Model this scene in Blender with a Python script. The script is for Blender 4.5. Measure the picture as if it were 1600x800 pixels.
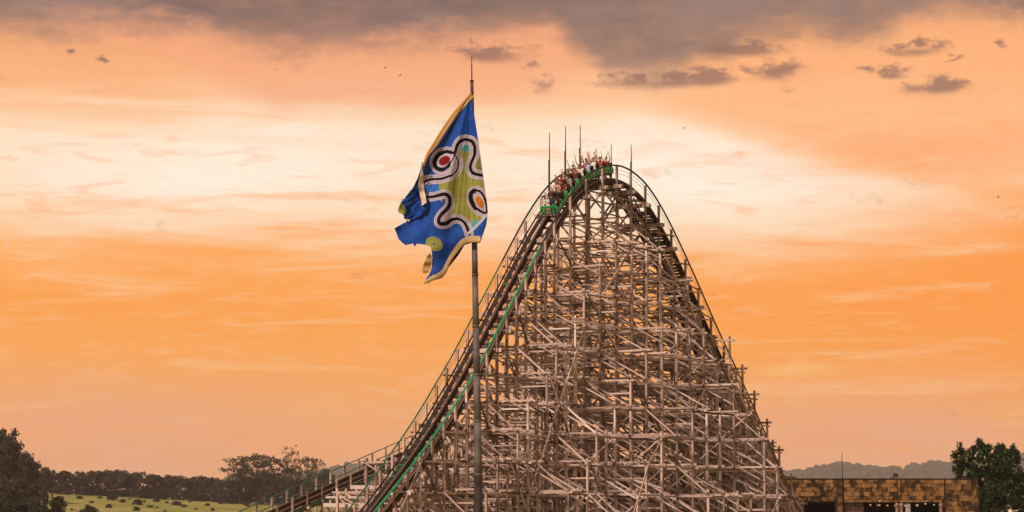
import bpy, bmesh, math, random
import numpy as np
from mathutils import Vector, Matrix

for o in list(bpy.data.objects):
    bpy.data.objects.remove(o)
scene = bpy.context.scene
C = scene.collection
R = math.radians

# ------------------------------------------------------------------ camera
F = 4250.0                      # focal length in photo pixels (1600 wide)
PITCH = R(6.04)
EYE = 1.7
cam_d = bpy.data.cameras.new('camera')
cam_d.sensor_width = 36.0
cam_d.lens = 36.0 * F / 1600.0
cam_d.clip_start = 0.5
cam_d.clip_end = 30000
cam = bpy.data.objects.new('camera', cam_d)
C.objects.link(cam)
cam.location = (0, 0, EYE)
cam.rotation_euler = (math.pi / 2 + PITCH, 0, 0)
scene.camera = cam
scene.view_settings.view_transform = 'Standard'
scene.view_settings.look = 'None'
scene.view_settings.exposure = 0.15
scene.view_settings.gamma = 1.0
scene.view_settings.use_curve_mapping = False
scene.render.engine = 'CYCLES'
scene.cycles.max_bounces = 3
scene.cycles.diffuse_bounces = 2
scene.cycles.transparent_max_bounces = 16
scene.cycles.volume_bounces = 0


def lin(r, g, b):
    def f(c):
        c /= 255.0
        return c / 12.92 if c <= 0.04045 else ((c + 0.055) / 1.055) ** 2.4
    return (f(r), f(g), f(b), 1.0)


# ------------------------------------------------------------------ node maths helper
class NX:
    """a value socket with arithmetic"""
    nt = None

    def __init__(self, s):
        self.s = s

    @staticmethod
    def op(kind, *a, clamp=False):
        n = NX.nt.nodes.new('ShaderNodeMath')
        n.operation = kind
        n.use_clamp = clamp
        for i, v in enumerate(a):
            if isinstance(v, NX):
                NX.nt.links.new(v.s, n.inputs[i])
            else:
                n.inputs[i].default_value = v
        return NX(n.outputs[0])

    def __add__(self, o): return NX.op('ADD', self, o)
    __radd__ = __add__
    def __sub__(self, o): return NX.op('SUBTRACT', self, o)
    def __rsub__(self, o): return NX.op('SUBTRACT', o, self)
    def __mul__(self, o): return NX.op('MULTIPLY', self, o)
    __rmul__ = __mul__
    def __truediv__(self, o): return NX.op('DIVIDE', self, o)
    def clamp(self): return NX.op('ADD', self, 0.0, clamp=True)


def sstep(x, a, b):
    """smooth step from a to b (a > b falls)"""
    n = NX.nt.nodes.new('ShaderNodeMapRange')
    n.interpolation_type = 'SMOOTHSTEP'
    lo, hi = (a, b) if a < b else (b, a)
    NX.nt.links.new(x.s, n.inputs['Value'])
    n.inputs['From Min'].default_value = lo
    n.inputs['From Max'].default_value = hi
    n.inputs['To Min'].default_value = 0.0 if a < b else 1.0
    n.inputs['To Max'].default_value = 1.0 if a < b else 0.0
    return NX(n.outputs['Result'])


def mixc(fac, a, b):
    n = NX.nt.nodes.new('ShaderNodeMix')
    n.data_type = 'RGBA'
    if isinstance(fac, NX):
        NX.nt.links.new(fac.s, n.inputs[0])
    else:
        n.inputs[0].default_value = fac
    for k, v in ((6, a), (7, b)):
        if isinstance(v, tuple):
            n.inputs[k].default_value = v
        else:
            NX.nt.links.new(v, n.inputs[k])
    return n.outputs[2]


# ------------------------------------------------------------------ world: dusk sky with sunset clouds
SUN_EL, SUN_AZ = R(32), R(212)       # soft light from behind and left of the camera
world = bpy.data.worlds.new('World')
scene.world = world
world.use_nodes = True
nt = world.node_tree
nt.nodes.clear()
NX.nt = nt
out = nt.nodes.new('ShaderNodeOutputWorld')
sky = nt.nodes.new('ShaderNodeTexSky')
sky.sky_type = 'NISHITA'
sky.sun_disc = False
sky.sun_elevation = SUN_EL
sky.sun_rotation = SUN_AZ
sky.dust_density = 3.0
bg_sky = nt.nodes.new('ShaderNodeBackground')
bg_sky.inputs['Strength'].default_value = 0.05
nt.links.new(sky.outputs[0], bg_sky.inputs['Color'])
tc = nt.nodes.new('ShaderNodeTexCoord')
sep = nt.nodes.new('ShaderNodeSeparateXYZ')
nt.links.new(tc.outputs['Generated'], sep.inputs[0])
dx, dy, dz = (NX(sep.outputs[i]) for i in range(3))
AZ = NX.op('ARCTAN2', dx, dy) * (180 / math.pi)
EL = NX.op('ARCSINE', dz) * (180 / math.pi)
PXD = F * math.pi / 180
X = AZ * PXD + 800.0
Y = 850.0 - EL * PXD


def noise(scale, zs, detail=6.0, rough=0.55, off=0.0, dist=0.0):
    m = nt.nodes.new('ShaderNodeCombineXYZ')
    for i, v in enumerate((dx * scale, dy * scale + off, dz * (scale * zs))):
        nt.links.new(v.s, m.inputs[i])
    n = nt.nodes.new('ShaderNodeTexNoise')
    n.inputs['Scale'].default_value = 1.0
    n.inputs['Detail'].default_value = detail
    n.inputs['Roughness'].default_value = rough
    n.inputs['Distortion'].default_value = dist
    nt.links.new(m.outputs[0], n.inputs['Vector'])
    return NX(n.outputs[0]) - 0.5


def gauss(cx, cy, wx, wy, yy=None, xx=None):
    a = ((xx or X) - cx) / wx
    b = ((yy or Y) - cy) / wy
    return NX.op('EXPONENT', (a * a + b * b) * -1.0)


n_big = noise(5.0, 3.2, 2, 0.5, 3.1)
n_med = noise(16.0, 3.0, 4, 0.55, 7.7)
n_str = noise(11.0, 12.0, 5, 0.6, 1.3, 0.6)
n_fine = noise(46.0, 2.2, 5, 0.6, 4.4)
n_tiny = noise(150.0, 1.8, 3, 0.6, 2.2)
n_wisp = noise(34.0, 5.0, 5, 0.62, 5.5, 1.2)
Yw = Y + n_big * 120.0 + n_str * 115.0 + (X - 800.0) * 0.0
ramp = nt.nodes.new('ShaderNodeValToRGB')
nt.links.new(((Yw + 250.0) / 1150.0).clamp().s, ramp.inputs[0])
stops = [(-250, (158, 128, 118)), (-40, (180, 134, 112)), (60, (246, 166, 110)), (130, (250, 178, 122)),
         (185, (254, 206, 158)), (255, (255, 224, 188)), (335, (255, 208, 158)), (400, (255, 174, 92)),
         (450, (255, 156, 52)), (520, (254, 163, 66)), (590, (252, 167, 78)), (660, (250, 170, 98)), (750, (246, 175, 124)),
         (900, (244, 176, 134))]
cr = ramp.color_ramp
while len(cr.elements) > 1:
    cr.elements.remove(cr.elements[-1])
for i, (yy, c) in enumerate(stops):
    t = (yy + 250.0) / 1150.0
    e = cr.elements[0] if i == 0 else cr.elements.new(t)
    e.position = t
    e.color = lin(*c)
cr.interpolation = 'B_SPLINE'
col = ramp.outputs[0]
# deeper orange towards the right
m = sstep(X + n_str * 500.0, 950, 1650) * gauss(0, 450, 1e6, 190, Yw) * sstep(X, 4200, 2400)
col = mixc(m * 0.95, col, lin(255, 150, 46))
m = gauss(160, 415, 420, 38, Yw) * 0.8
col = mixc(m, col, lin(255, 170, 86))
# cream, thin cloud lit from behind
m = gauss(330, 270, 360, 80, Yw) * 0.9
col = mixc(m, col, lin(255, 243, 226))
edge = Y - (172.0 + NX.op('MAXIMUM', X - 980.0, 0.0) * 0.27)
m = gauss(1080, 270, 330, 90) * sstep(edge + n_med * 30.0, -12, 22)
col = mixc((m * 1.1).clamp(), col, lin(255, 242, 222))
m = gauss(740, 330, 300, 60, Yw) * 0.45
col = mixc(m, col, lin(255, 232, 205))
# salmon veil that hangs below the dark bank, with a diagonal lower edge
lowA = 40.0 + NX.op('MINIMUM', NX.op('MAXIMUM', X - 60.0, 0.0) * 0.36, 135.0) - NX.op('MAXIMUM', X - 620.0, 0.0) * 0.16
m = sstep(Y - lowA + n_med * 60.0 + n_fine * 14.0, 30, -34) * sstep(X, -400, 100) * sstep(X, 1100, 760)
col = mixc(m * 0.75, col, lin(244, 165, 120))
lowB = 168.0 + NX.op('MAXIMUM', X - 1000.0, 0.0) * 0.27
m = sstep(Y - lowB + n_med * 34.0, 20, -30) * sstep(X, 850, 1150) * sstep(X, 3000, 1750)
col = mixc(m * 0.62, col, lin(254, 176, 116))
m = gauss(1420, 235, 260, 30, Yw) * 0.55
col = mixc(m, col, lin(253, 160, 92))
# streaks
m = sstep(n_str, 0.02, 0.2) * sstep(Y, 220, 330) * 0.34
col = mixc(m, col, lin(255, 156, 62))
m = sstep(n_str, -0.03, -0.2) * sstep(Y, 220, 330) * 0.24
col = mixc(m, col, lin(255, 222, 180))
m = sstep(noise(9.0, 14.0, 4, 0.6, 9.2, 0.8), 0.04, 0.14) * sstep(Y, 520, 600) * sstep(Y, 770, 700) * 0.8
col = mixc(m, col, lin(255, 172, 84))
m = sstep(n_med, 0.0, 0.2) * sstep(Y, 600, 720) * 0.4
col = mixc(m, col, lin(236, 172, 146))
# fine mottling of the thin cloud
m = sstep(n_wisp, 0.0, 0.22) * sstep(Y, 120, 240) * 0.38
col = mixc(m, col, lin(252, 158, 84))
m = sstep(n_wisp, -0.02, -0.22) * sstep(Y, 120, 240) * sstep(Y, 720, 560) * 0.22
col = mixc(m, col, lin(254, 222, 186))
# dull pinkish veil low in the sky
m = (gauss(180, 655, 330, 50, Yw) + gauss(1330, 660, 240, 70, Yw)).clamp() * 0.4
col = mixc(m, col, lin(232, 168, 138))
# small bright cloud low on the right
m = gauss(1235, 582, 62, 11, Y + n_fine * 70.0) * sstep(n_fine + 0.5, 0.3, 0.55)
col = mixc((m * 0.9).clamp(), col, lin(255, 186, 110))
# dark bank of cloud across the top, going on overhead
tab = nt.nodes.new('ShaderNodeValToRGB')              # how low the bank hangs, by azimuth
nt.links.new(((X + 400.0) / 2400.0).clamp().s, tab.inputs[0])
et = [(-400, 60), (0, 56), (130, 58), (250, 50), (350, 66), (500, 72), (700, 62), (770, 46), (860, 40), (905, 84), (955, 122), (1030, 124), (1085, 104), (1140, 92), (1170, 66),
      (1265, 48), (1320, 74), (1400, 52), (1445, 36), (1510, 26), (1590, 46), (2000, 60)]
ce = tab.color_ramp
while len(ce.elements) > 1: ce.elements.remove(ce.elements[-1])
for i, (xx, yy) in enumerate(et):
    e = ce.elements[0] if i == 0 else ce.elements.new((xx + 400) / 2400)
    e.position = (xx + 400) / 2400
    e.color = (yy / 150,) * 3 + (1,)
edgeD = NX(tab.outputs[0]) * 150.0
bank = sstep(Y - edgeD + n_med * 60.0 + n_fine * 92.0 + n_big * 14.0 + n_tiny * 22.0, 34, -34)
hole = sstep(n_big + n_med * 0.5, 0.16, 0.3) * sstep(Y, -150, -500)
dcol = mixc(sstep(n_med + n_big * 0.8 + n_fine * 0.25, -0.2, 0.22), lin(102, 87, 84), lin(146, 117, 106))
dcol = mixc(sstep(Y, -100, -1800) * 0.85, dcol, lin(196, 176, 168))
thin = 0.76 + sstep(n_fine + n_med * 0.8, -0.22, 0.10) * 0.24
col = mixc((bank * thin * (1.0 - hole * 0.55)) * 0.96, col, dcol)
# loose scraps of dark cloud
sc = None
Xs = X + n_fine * 90.0
Ys = Y + n_tiny * 26.0 + n_fine * 22.0
for cx, cy, wx, wy in ((1218, 112, 44, 20), (1175, 82, 70, 13), (1468, 146, 54, 13), (1403, 124, 24, 9), (1425, 88, 60, 12),
                       (1485, 102, 18, 6), (762, 86, 62, 15), (842, 132, 26, 18), (1040, 130, 90, 13), (1105, 128, 50, 13),
                       (1565, 82, 14, 8), (105, 93, 8, 4), (165, 108, 9, 4)):
    g = gauss(cx, cy, wx * 1.15, wy * 1.25, Ys, Xs)
    sc = g if sc is None else NX.op('MAXIMUM', sc, g)
m = sstep(sc + n_fine * 1.9 + n_tiny * 1.2, 0.30, 1.0)
col = mixc(m * 0.8, col, lin(134, 98, 88))
# below the horizon
col = mixc(sstep(Y, 860, 1400), col, lin(120, 98, 82))
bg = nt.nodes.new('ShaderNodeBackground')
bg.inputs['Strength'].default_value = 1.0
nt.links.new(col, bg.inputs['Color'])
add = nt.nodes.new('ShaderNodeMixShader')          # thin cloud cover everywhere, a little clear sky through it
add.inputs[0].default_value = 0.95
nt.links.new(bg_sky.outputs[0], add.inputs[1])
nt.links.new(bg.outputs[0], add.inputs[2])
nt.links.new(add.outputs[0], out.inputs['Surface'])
world.cycles.sampling_method = 'MANUAL'
world.cycles.sample_map_resolution = 256

sun_d = bpy.data.lights.new('sun', 'SUN')
sun_d.energy = 3.6
sun_d.angle = R(6)
sun_d.color = (1.0, 0.83, 0.71)
sun = bpy.data.objects.new('sun', sun_d)
C.objects.link(sun)
sv = Vector((math.sin(SUN_AZ) * math.cos(SUN_EL), math.cos(SUN_AZ) * math.cos(SUN_EL), math.sin(SUN_EL)))
sun.rotation_euler = sv.to_track_quat('Z', 'Y').to_euler()
sun.location = (-60, -60, 80)

# ------------------------------------------------------------------ helpers
CP, SP = math.cos(PITCH), math.sin(PITCH)


def ray(px, py):
    u, v = (px - 800.0) / F, (400.0 - py) / F
    return Vector((u, CP - v * SP, SP + v * CP))


def at(px, py, y):
    d = ray(px, py)
    return Vector((0, 0, EYE)) + d * (y / d.y)


def proj(p):
    d = p[1] * CP + (p[2] - EYE) * SP
    v = (-(p[1]) * SP + (p[2] - EYE) * CP) / d
    return 800.0 + F * p[0] / d, 400.0 - F * v


def tag(o, label=None, cat=None, group=None, kind=None):
    if label: o['label'] = label
    if cat: o['category'] = cat
    if group: o['group'] = group
    if kind: o['kind'] = kind
    return o


def empty(name, loc, label=None, cat=None, group=None, mat=None):
    o = bpy.data.objects.new(name, None)
    C.objects.link(o)
    o.empty_display_size = 0.3
    if mat is not None:
        o.matrix_world = mat
    else:
        o.location = loc
    return tag(o, label, cat, group)


def link(name, me, parent=None, mw=None, pmw=None):
    """object with world matrix mw; parent whose world matrix is pmw"""
    o = bpy.data.objects.new(name, me)
    C.objects.link(o)
    if parent is not None:
        o.parent = parent
        if pmw is not None:
            o.matrix_parent_inverse = pmw.inverted()
    if mw is not None:
        o.matrix_basis = mw
    return o


def mesh(name, verts, faces, mat=None, smooth=False):
    me = bpy.data.meshes.new(name)
    me.from_pydata([tuple(v) for v in verts], [], faces)
    if mat: me.materials.append(mat)
    if smooth:
        for p in me.polygons: p.use_smooth = True
    me.update()
    return me


def bm_mesh(name, bm, mat=None, smooth=False):
    me = bpy.data.meshes.new(name)
    bmesh.ops.recalc_face_normals(bm, faces=bm.faces)
    bm.to_mesh(me)
    bm.free()
    if mat: me.materials.append(mat)
    if smooth:
        for p in me.polygons: p.use_smooth = True
    return me


BOXF = [(0, 1, 3, 2), (4, 6, 7, 5), (0, 4, 5, 1), (2, 3, 7, 6), (0, 2, 6, 4), (1, 5, 7, 3)]
BOXV = [(x, y, z) for x in (-.5, .5) for y in (-.5, .5) for z in (-.5, .5)]


def add_box(bm, c, s, rot=None):
    vs = []
    for v in BOXV:
        p = Vector((v[0] * s[0], v[1] * s[1], v[2] * s[2]))
        if rot: p = rot @ p
        vs.append(bm.verts.new(p + Vector(c)))
    for f in BOXF:
        bm.faces.new([vs[i] for i in f])
    return vs


def add_tube(bm, pts, radii, n=8, cap=True):
    pts = [Vector(p) for p in pts]
    if not isinstance(radii, (list, tuple)): radii = [radii] * len(pts)
    rings = []
    for i, p in enumerate(pts):
        t = (pts[min(i + 1, len(pts) - 1)] - pts[max(i - 1, 0)]).normalized()
        up = Vector((0, 0, 1)) if abs(t.z) < 0.95 else Vector((0, 1, 0))
        a = t.cross(up).normalized()
        b = a.cross(t)
        rings.append([bm.verts.new(p + (a * math.cos(2 * math.pi * k / n) + b * math.sin(2 * math.pi * k / n)) * radii[i]) for k in range(n)])
    for r0, r1 in zip(rings[:-1], rings[1:]):
        for k in range(n):
            bm.faces.new((r0[k], r0[(k + 1) % n], r1[(k + 1) % n], r1[k]))
    if cap:
        bm.faces.new(rings[0][::-1])
        bm.faces.new(rings[-1])


def add_ico(bm, c, r, sub=2, sq=(1, 1, 1)):
    res = bmesh.ops.create_icosphere(bm, subdivisions=sub, radius=1.0)
    for v in res['verts']:
        v.co = Vector((v.co.x * r * sq[0] + c[0], v.co.y * r * sq[1] + c[1], v.co.z * r * sq[2] + c[2]))


def beam_matrix(p0, p1, w, h, hint=Vector((0, 0, 1))):
    """unit box -> beam from p0 to p1; h along hint, w across"""
    p0, p1 = Vector(p0), Vector(p1)
    d = p1 - p0
    L = d.length
    d.normalize()
    if abs(d.dot(hint)) > 0.98: hint = Vector((0, 1, 0))
    side = d.cross(hint).normalized()
    up = side.cross(d).normalized()
    M = Matrix((d * L, side * w, up * h)).transposed().to_4x4()
    M.translation = (p0 + p1) / 2
    return M


# ------------------------------------------------------------------ materials
def mat_base(name, rough=0.8, spec=0.2):
    m = bpy.data.materials.new(name)
    m.use_nodes = True
    b = m.node_tree.nodes['Principled BSDF']
    b.inputs['Roughness'].default_value = rough
    b.inputs['Specular IOR Level'].default_value = spec
    return m, m.node_tree, b


def simple(name, rgb, rough=0.6, metal=0.0, var=0.12, scale=6.0, spec=0.3):
    m, t, b = mat_base(name, rough, spec)
    b.inputs['Metallic'].default_value = metal
    g = t.nodes.new('ShaderNodeNewGeometry')
    n = t.nodes.new('ShaderNodeTexNoise')
    n.inputs['Scale'].default_value = scale
    n.inputs['Detail'].default_value = 5
    t.links.new(g.outputs['Position'], n.inputs['Vector'])
    hs = t.nodes.new('ShaderNodeHueSaturation')
    hs.inputs['Color'].default_value = (*rgb, 1)
    mr = t.nodes.new('ShaderNodeMapRange')
    mr.inputs['From Min'].default_value = 0.3
    mr.inputs['From Max'].default_value = 0.7
    mr.inputs['To Min'].default_value = 1 - var * 2
    mr.inputs['To Max'].default_value = 1 + var * 2
    t.links.new(n.outputs[0], mr.inputs['Value'])
    t.links.new(mr.outputs[0], hs.inputs['Value'])
    t.links.new(hs.outputs[0], b.inputs['Base Color'])
    return m


def wood(name, c1, c2, c3, rough=0.9):
    """weathered timber: colour differs from piece to piece, streaks and stains on each"""
    m, t, b = mat_base(name, rough, 0.15)
    NX.nt = t
    g = t.nodes.new('ShaderNodeNewGeometry')
    oi = t.nodes.new('ShaderNodeObjectInfo')
    rnd = NX.op('FRACT', NX(g.outputs['Random Per Island']) + NX(oi.outputs['Random']) * 7.31)
    mp = t.nodes.new('ShaderNodeMapping')
    mp.inputs['Scale'].default_value = (2.0, 2.0, 0.8)
    t.links.new(g.outputs['Position'], mp.inputs['Vector'])
    n1 = t.nodes.new('ShaderNodeTexNoise')
    n1.inputs['Scale'].default_value = 1.4
    n1.inputs['Detail'].default_value = 8
    n1.inputs['Roughness'].default_value = 0.65
    t.links.new(mp.outputs[0], n1.inputs['Vector'])
    n2 = t.nodes.new('ShaderNodeTexNoise')
    n2.inputs['Scale'].default_value = 14
    n2.inputs['Detail'].default_value = 4
    t.links.new(g.outputs['Position'], n2.inputs['Vector'])
    c = mixc(rnd, (*c1, 1), (*c2, 1))
    c = mixc(sstep(NX(n1.outputs[0]) + (rnd - 0.5) * 0.18, 0.5, 0.72) * 0.85, c, (*c3, 1))
    hs = t.nodes.new('ShaderNodeHueSaturation')
    t.links.new(c, hs.inputs['Color'])
    t.links.new((NX(n2.outputs[0]) * 0.7 + 0.62).s, hs.inputs['Value'])
    t.links.new(hs.outputs[0], b.inputs['Base Color'])
    bp = t.nodes.new('ShaderNodeBump')
    bp.inputs['Strength'].default_value = 0.35
    bp.inputs['Distance'].default_value = 0.02
    t.links.new(n2.outputs[0], bp.inputs['Height'])
    t.links.new(bp.outputs[0], b.inputs['Normal'])
    return m


M = {}
M['wood'] = wood('weathered_timber', (0.58, 0.415, 0.345), (0.27, 0.18, 0.143), (0.05, 0.031, 0.024))
M['wood_pale'] = wood('sun_bleached_timber', (0.72, 0.57, 0.50), (0.54, 0.41, 0.35), (0.18, 0.115, 0.085))
M['wood_dark'] = wood('old_dark_timber', (0.085, 0.06, 0.05), (0.16, 0.115, 0.09), (0.03, 0.022, 0.018))
M['wood_white'] = wood('new_pale_board', (0.62, 0.51, 0.45), (0.54, 0.44, 0.38), (0.45, 0.36, 0.30))
M['rail_wood'] = wood('track_laminate', (0.045, 0.023, 0.016), (0.06, 0.03, 0.02), (0.018, 0.010, 0.008), 0.7)
M['rail_highlight'] = simple('track_edge_highlight', (0.26, 0.14, 0.095), 0.6)  # lighter brown, paints the highlight lines along the track rails
M['deck'] = wood('walkway_board_dark', (0.028, 0.019, 0.016), (0.055, 0.037, 0.03), (0.013, 0.009, 0.008))
M['steel'] = simple('running_steel', (0.13, 0.085, 0.07), 0.45, 0.6)
M['green'] = simple('green_paint', (0.010, 0.23, 0.095), 0.45, 0, 0.15, 2.0, 0.4)
M['green_dk'] = simple('dark_green_paint', (0.012, 0.10, 0.045), 0.5, 0, 0.2, 2.0, 0.4)
M['green_mid'] = simple('faded_green_paint', (0.02, 0.17, 0.085), 0.5, 0, 0.25, 1.0, 0.4)
M['brown_rail'] = simple('brown_handrail_paint', (0.035, 0.022, 0.017), 0.6, 0, 0.2)
M['wire'] = simple('rusty_wire', (0.22, 0.13, 0.07), 0.6)
M['mast'] = simple('dark_mast', (0.010, 0.007, 0.007), 0.7)


# ------------------------------------------------------------------ terrain
def smooth_noise(x, y, s):
    return (math.sin(x * s * 1.3 + 1.7 * math.sin(y * s * 0.9)) + math.sin(y * s * 1.7 + 2.1 * math.sin(x * s * 0.6 + 1))) * 0.5


CREST = [(-3000, 770), (-400, 764), 
         (55, 770), (385, 785), (520, 790), (650, 800), (900, 812), (1300, 822), (4000, 825)]


def crest_h(px):
    py = np.interp(px, [c[0] for c in CREST], [c[1] for c in CREST])
    return EYE + (850 - py) / F * 1200.0


def ground_z(x, y):
    r = math.hypot(x, y)
    if y < 1.0 or r < 420: return 0.0
    px = 800 + F * max(-1.5, min(1.5, x / y))
    side = max(0.0, min(1.0, (y / r - 0.2) / 0.5))
    h = crest_h(px) * side
    t = max(0.0, min(1.0, (r - 420) / 780.0))
    t = t * t * (1.6 - 0.6 * t)
    z = h * t + smooth_noise(x, y, 0.012) * 0.8 * min(1, (r - 420) / 200) + smooth_noise(x, y, 0.05) * 0.25 * min(1, (r - 420) / 200)
    if r > 1230: z -= min((r - 1230) * 0.004, 2.0)
    k = max(0.0, min(1.0, (75 - px) / 70.0))             # knoll under the trees on the left
    z += 11.0 * k * k * (3 - 2 * k) * math.exp(-((r - 830) / 130.0) ** 2) * side
    return z


def build_ground():
    az = [R(a) for a in np.concatenate([np.arange(-180, -14, 6), np.arange(-14, 14, 0.22), np.arange(14, 180, 6)])]
    rr = [0.0, 30, 120, 250, 420] + list(np.arange(440, 1300, 12)) + [1350, 1450, 1700, 2200, 3200, 5000, 7600]
    V, Fc = [], []
    for r in rr:
        for a in az:
            x, y = math.sin(a) * r, math.cos(a) * r
            V.append((x, y, ground_z(x, y) if r < 2000 else ground_z(x, y) * 0.8))
    n = len(az)
    for i in range(len(rr) - 1):
        for j in range(n):
            k = (j + 1) % n
            Fc.append((i * n + j, (i + 1) * n + j, (i + 1) * n + k, i * n + k))
    m, t, b = mat_base('pasture_grass', 0.95, 0.1)
    NX.nt = t
    g = t.nodes.new('ShaderNodeNewGeometry')
    def nz(s, d=6):
        q = t.nodes.new('ShaderNodeTexNoise')
        q.inputs['Scale'].default_value = s
        q.inputs['Detail'].default_value = d
        t.links.new(g.outputs['Position'], q.inputs['Vector'])
        return NX(q.outputs[0])
    c = mixc(sstep(nz(0.035), 0.36, 0.64), (0.21, 0.21, 0.035, 1), (0.35, 0.29, 0.085, 1))
    c = mixc(sstep(nz(0.09), 0.50, 0.68) * 0.7, c, (0.17, 0.21, 0.03, 1))
    c = mixc(sstep(nz(0.35), 0.50, 0.66) * 0.8, c, (0.12, 0.10, 0.035, 1))
    t.links.new(c, b.inputs['Base Color'])
    o = link('ground', mesh('ground', V, Fc, m, True))
    o['kind'] = 'structure'


build_ground()

RIDGE = [(-900, 770), (-200, 768), (250, 762), (420, 742), (500, 736), (560, 724), (640, 728), (720, 738), (850, 742), (1100, 752), (1200, 746),
         (1235, 739), (1290, 728), (1325, 727), (1350, 730), (1385, 733), (1415, 732), (1450, 727), (1490, 723), (1550, 717), (1600, 712), (1750, 700), (2100, 715), (2600, 750)]


HR = 6000.0


def ridge_z(px, r=HR):
    py = np.interp(px, [c[0] for c in RIDGE], [c[1] for c in RIDGE])
    return EYE + (850 - py) / F * r


def leaf_mat(name, c1, c2, c3=None):
    m, t, b = mat_base(name, 0.85, 0.15)
    NX.nt = t
    g = t.nodes.new('ShaderNodeNewGeometry')
    oi = t.nodes.new('ShaderNodeObjectInfo')
    n = t.nodes.new('ShaderNodeTexNoise')
    n.inputs['Scale'].default_value = 0.35
    n.inputs['Detail'].default_value = 3
    t.links.new(g.outputs['Position'], n.inputs['Vector'])
    f = (NX(g.outputs['Random Per Island']) * 0.7 + sstep(NX(n.outputs[0]), 0.35, 0.65) * 0.5 + NX(oi.outputs['Random']) * 0.3 - 0.25).clamp()
    c = mixc(f, (*c1, 1), (*c2, 1))
    if c3:
        c = mixc(sstep(NX(g.outputs['Random Per Island']), 0.86, 0.98) * 0.9, c, (*c3, 1))
    t.links.new(c, b.inputs['Base Color'])
    tr = t.nodes.new('ShaderNodeBsdfTranslucent')
    t.links.new(c, tr.inputs['Color'])
    mx = t.nodes.new('ShaderNodeMixShader')
    mx.inputs[0].default_value = 0.18
    t.links.new(b.outputs[0], mx.inputs[1])
    t.links.new(tr.outputs[0], mx.inputs[2])
    t.links.new(mx.outputs[0], t.nodes['Material Output'].inputs['Surface'])
    return m


M['leaf_far'] = leaf_mat('far_forest_leaves', (0.05, 0.055, 0.03), (0.09, 0.085, 0.045))
M['leaf_brown'] = leaf_mat('brownish_leaves', (0.018, 0.018, 0.009), (0.066, 0.054, 0.024), (0.13, 0.085, 0.036))
M['leaf_dark'] = leaf_mat('dark_leaves', (0.018, 0.020, 0.010), (0.045, 0.042, 0.018))
M['leaf_green'] = leaf_mat('glossy_green_leaves', (0.006, 0.012, 0.004), (0.024, 0.044, 0.010), (0.12, 0.19, 0.025))
M['bark'] = simple('bark', (0.06, 0.045, 0.035), 0.9)


def build_hills():
    xs = np.arange(-900, 2600, 14.0)
    prof = [(4200, 0.0), (4600, 0.16), (5100, 0.5), (5600, 0.86), (6000, 1.0), (6500, 0.8), (7300, 0.0)]
    V, Fc = [], []
    rng = random.Random(4)
    for r, k in prof:
        for px in xs:
            a = math.atan((px - 800) / F)
            z = (ridge_z(px) - 7) * k + (smooth_noise(px * 1.0, r * 0.15, 0.03) * 8 if 0.1 < k < 1 else 0)
            V.append((math.sin(a) * r, math.cos(a) * r, max(z, -0.6) - (0.6 if k == 0 else 0)))
    n = len(xs)
    for i in range(len(prof) - 1):
        for j in range(n - 1):
            Fc.append((i * n + j, i * n + j + 1, (i + 1) * n + j + 1, (i + 1) * n + j))
    m = simple('hillside_scrub', (0.075, 0.07, 0.04), 0.95, 0, 0.3, 0.02)
    o = link('hills', mesh('hills', V, Fc, m, True))
    o['kind'] = 'structure'
    # tree cover on the slopes facing the park
    V, Fc = [], []
    base = bmesh.new()
    bmesh.ops.create_icosphere(base, subdivisions=2, radius=1.0)
    bv = np.array([v.co[:] for v in base.verts])
    bf = [[v.index for v in f.verts] for f in base.faces]
    base.free()
    nr = np.random.default_rng(5)
    VV = []
    cnt = 0
    for i in range(6500):
        px = nr.uniform(350, 1750)
        if 760 < px < 1180 and nr.random() < 0.8: continue
        ridge = nr.random() < 0.4
        k = nr.uniform(0.93, 1.0) if ridge else nr.uniform(0.35, 1.0)
        r = np.interp(k, [0, 0.16, 0.5, 0.86, 1.0], [4200, 4600, 5100, 5600, 6000])
        a = math.atan((px - 800) / F)
        z = (ridge_z(px) - 7) * k
        s = nr.uniform(5.0, 10.0)
        if ridge: s = nr.uniform(2.0, 5.6) * (2.0 if nr.random() < 0.06 else 1)
        q = bv * (1 + nr.normal(0, 0.16, (len(bv), 1)))
        q = q * np.array([s * nr.uniform(.9, 1.5), s, s * nr.uniform(.7, 1.25)]) + np.array([math.sin(a) * r, math.cos(a) * r, z + s * 0.25])
        VV.append(q)
        Fc += [[x + cnt for x in f] for f in bf]
        cnt += len(bv)
    o = link('hillside_forest', mesh('hillside_forest', np.concatenate(VV).tolist(), Fc, M['leaf_far']))
    tag(o, 'hazy distant wooded ridge behind the stone building and coaster', 'forest', kind='stuff')


build_hills()


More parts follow.
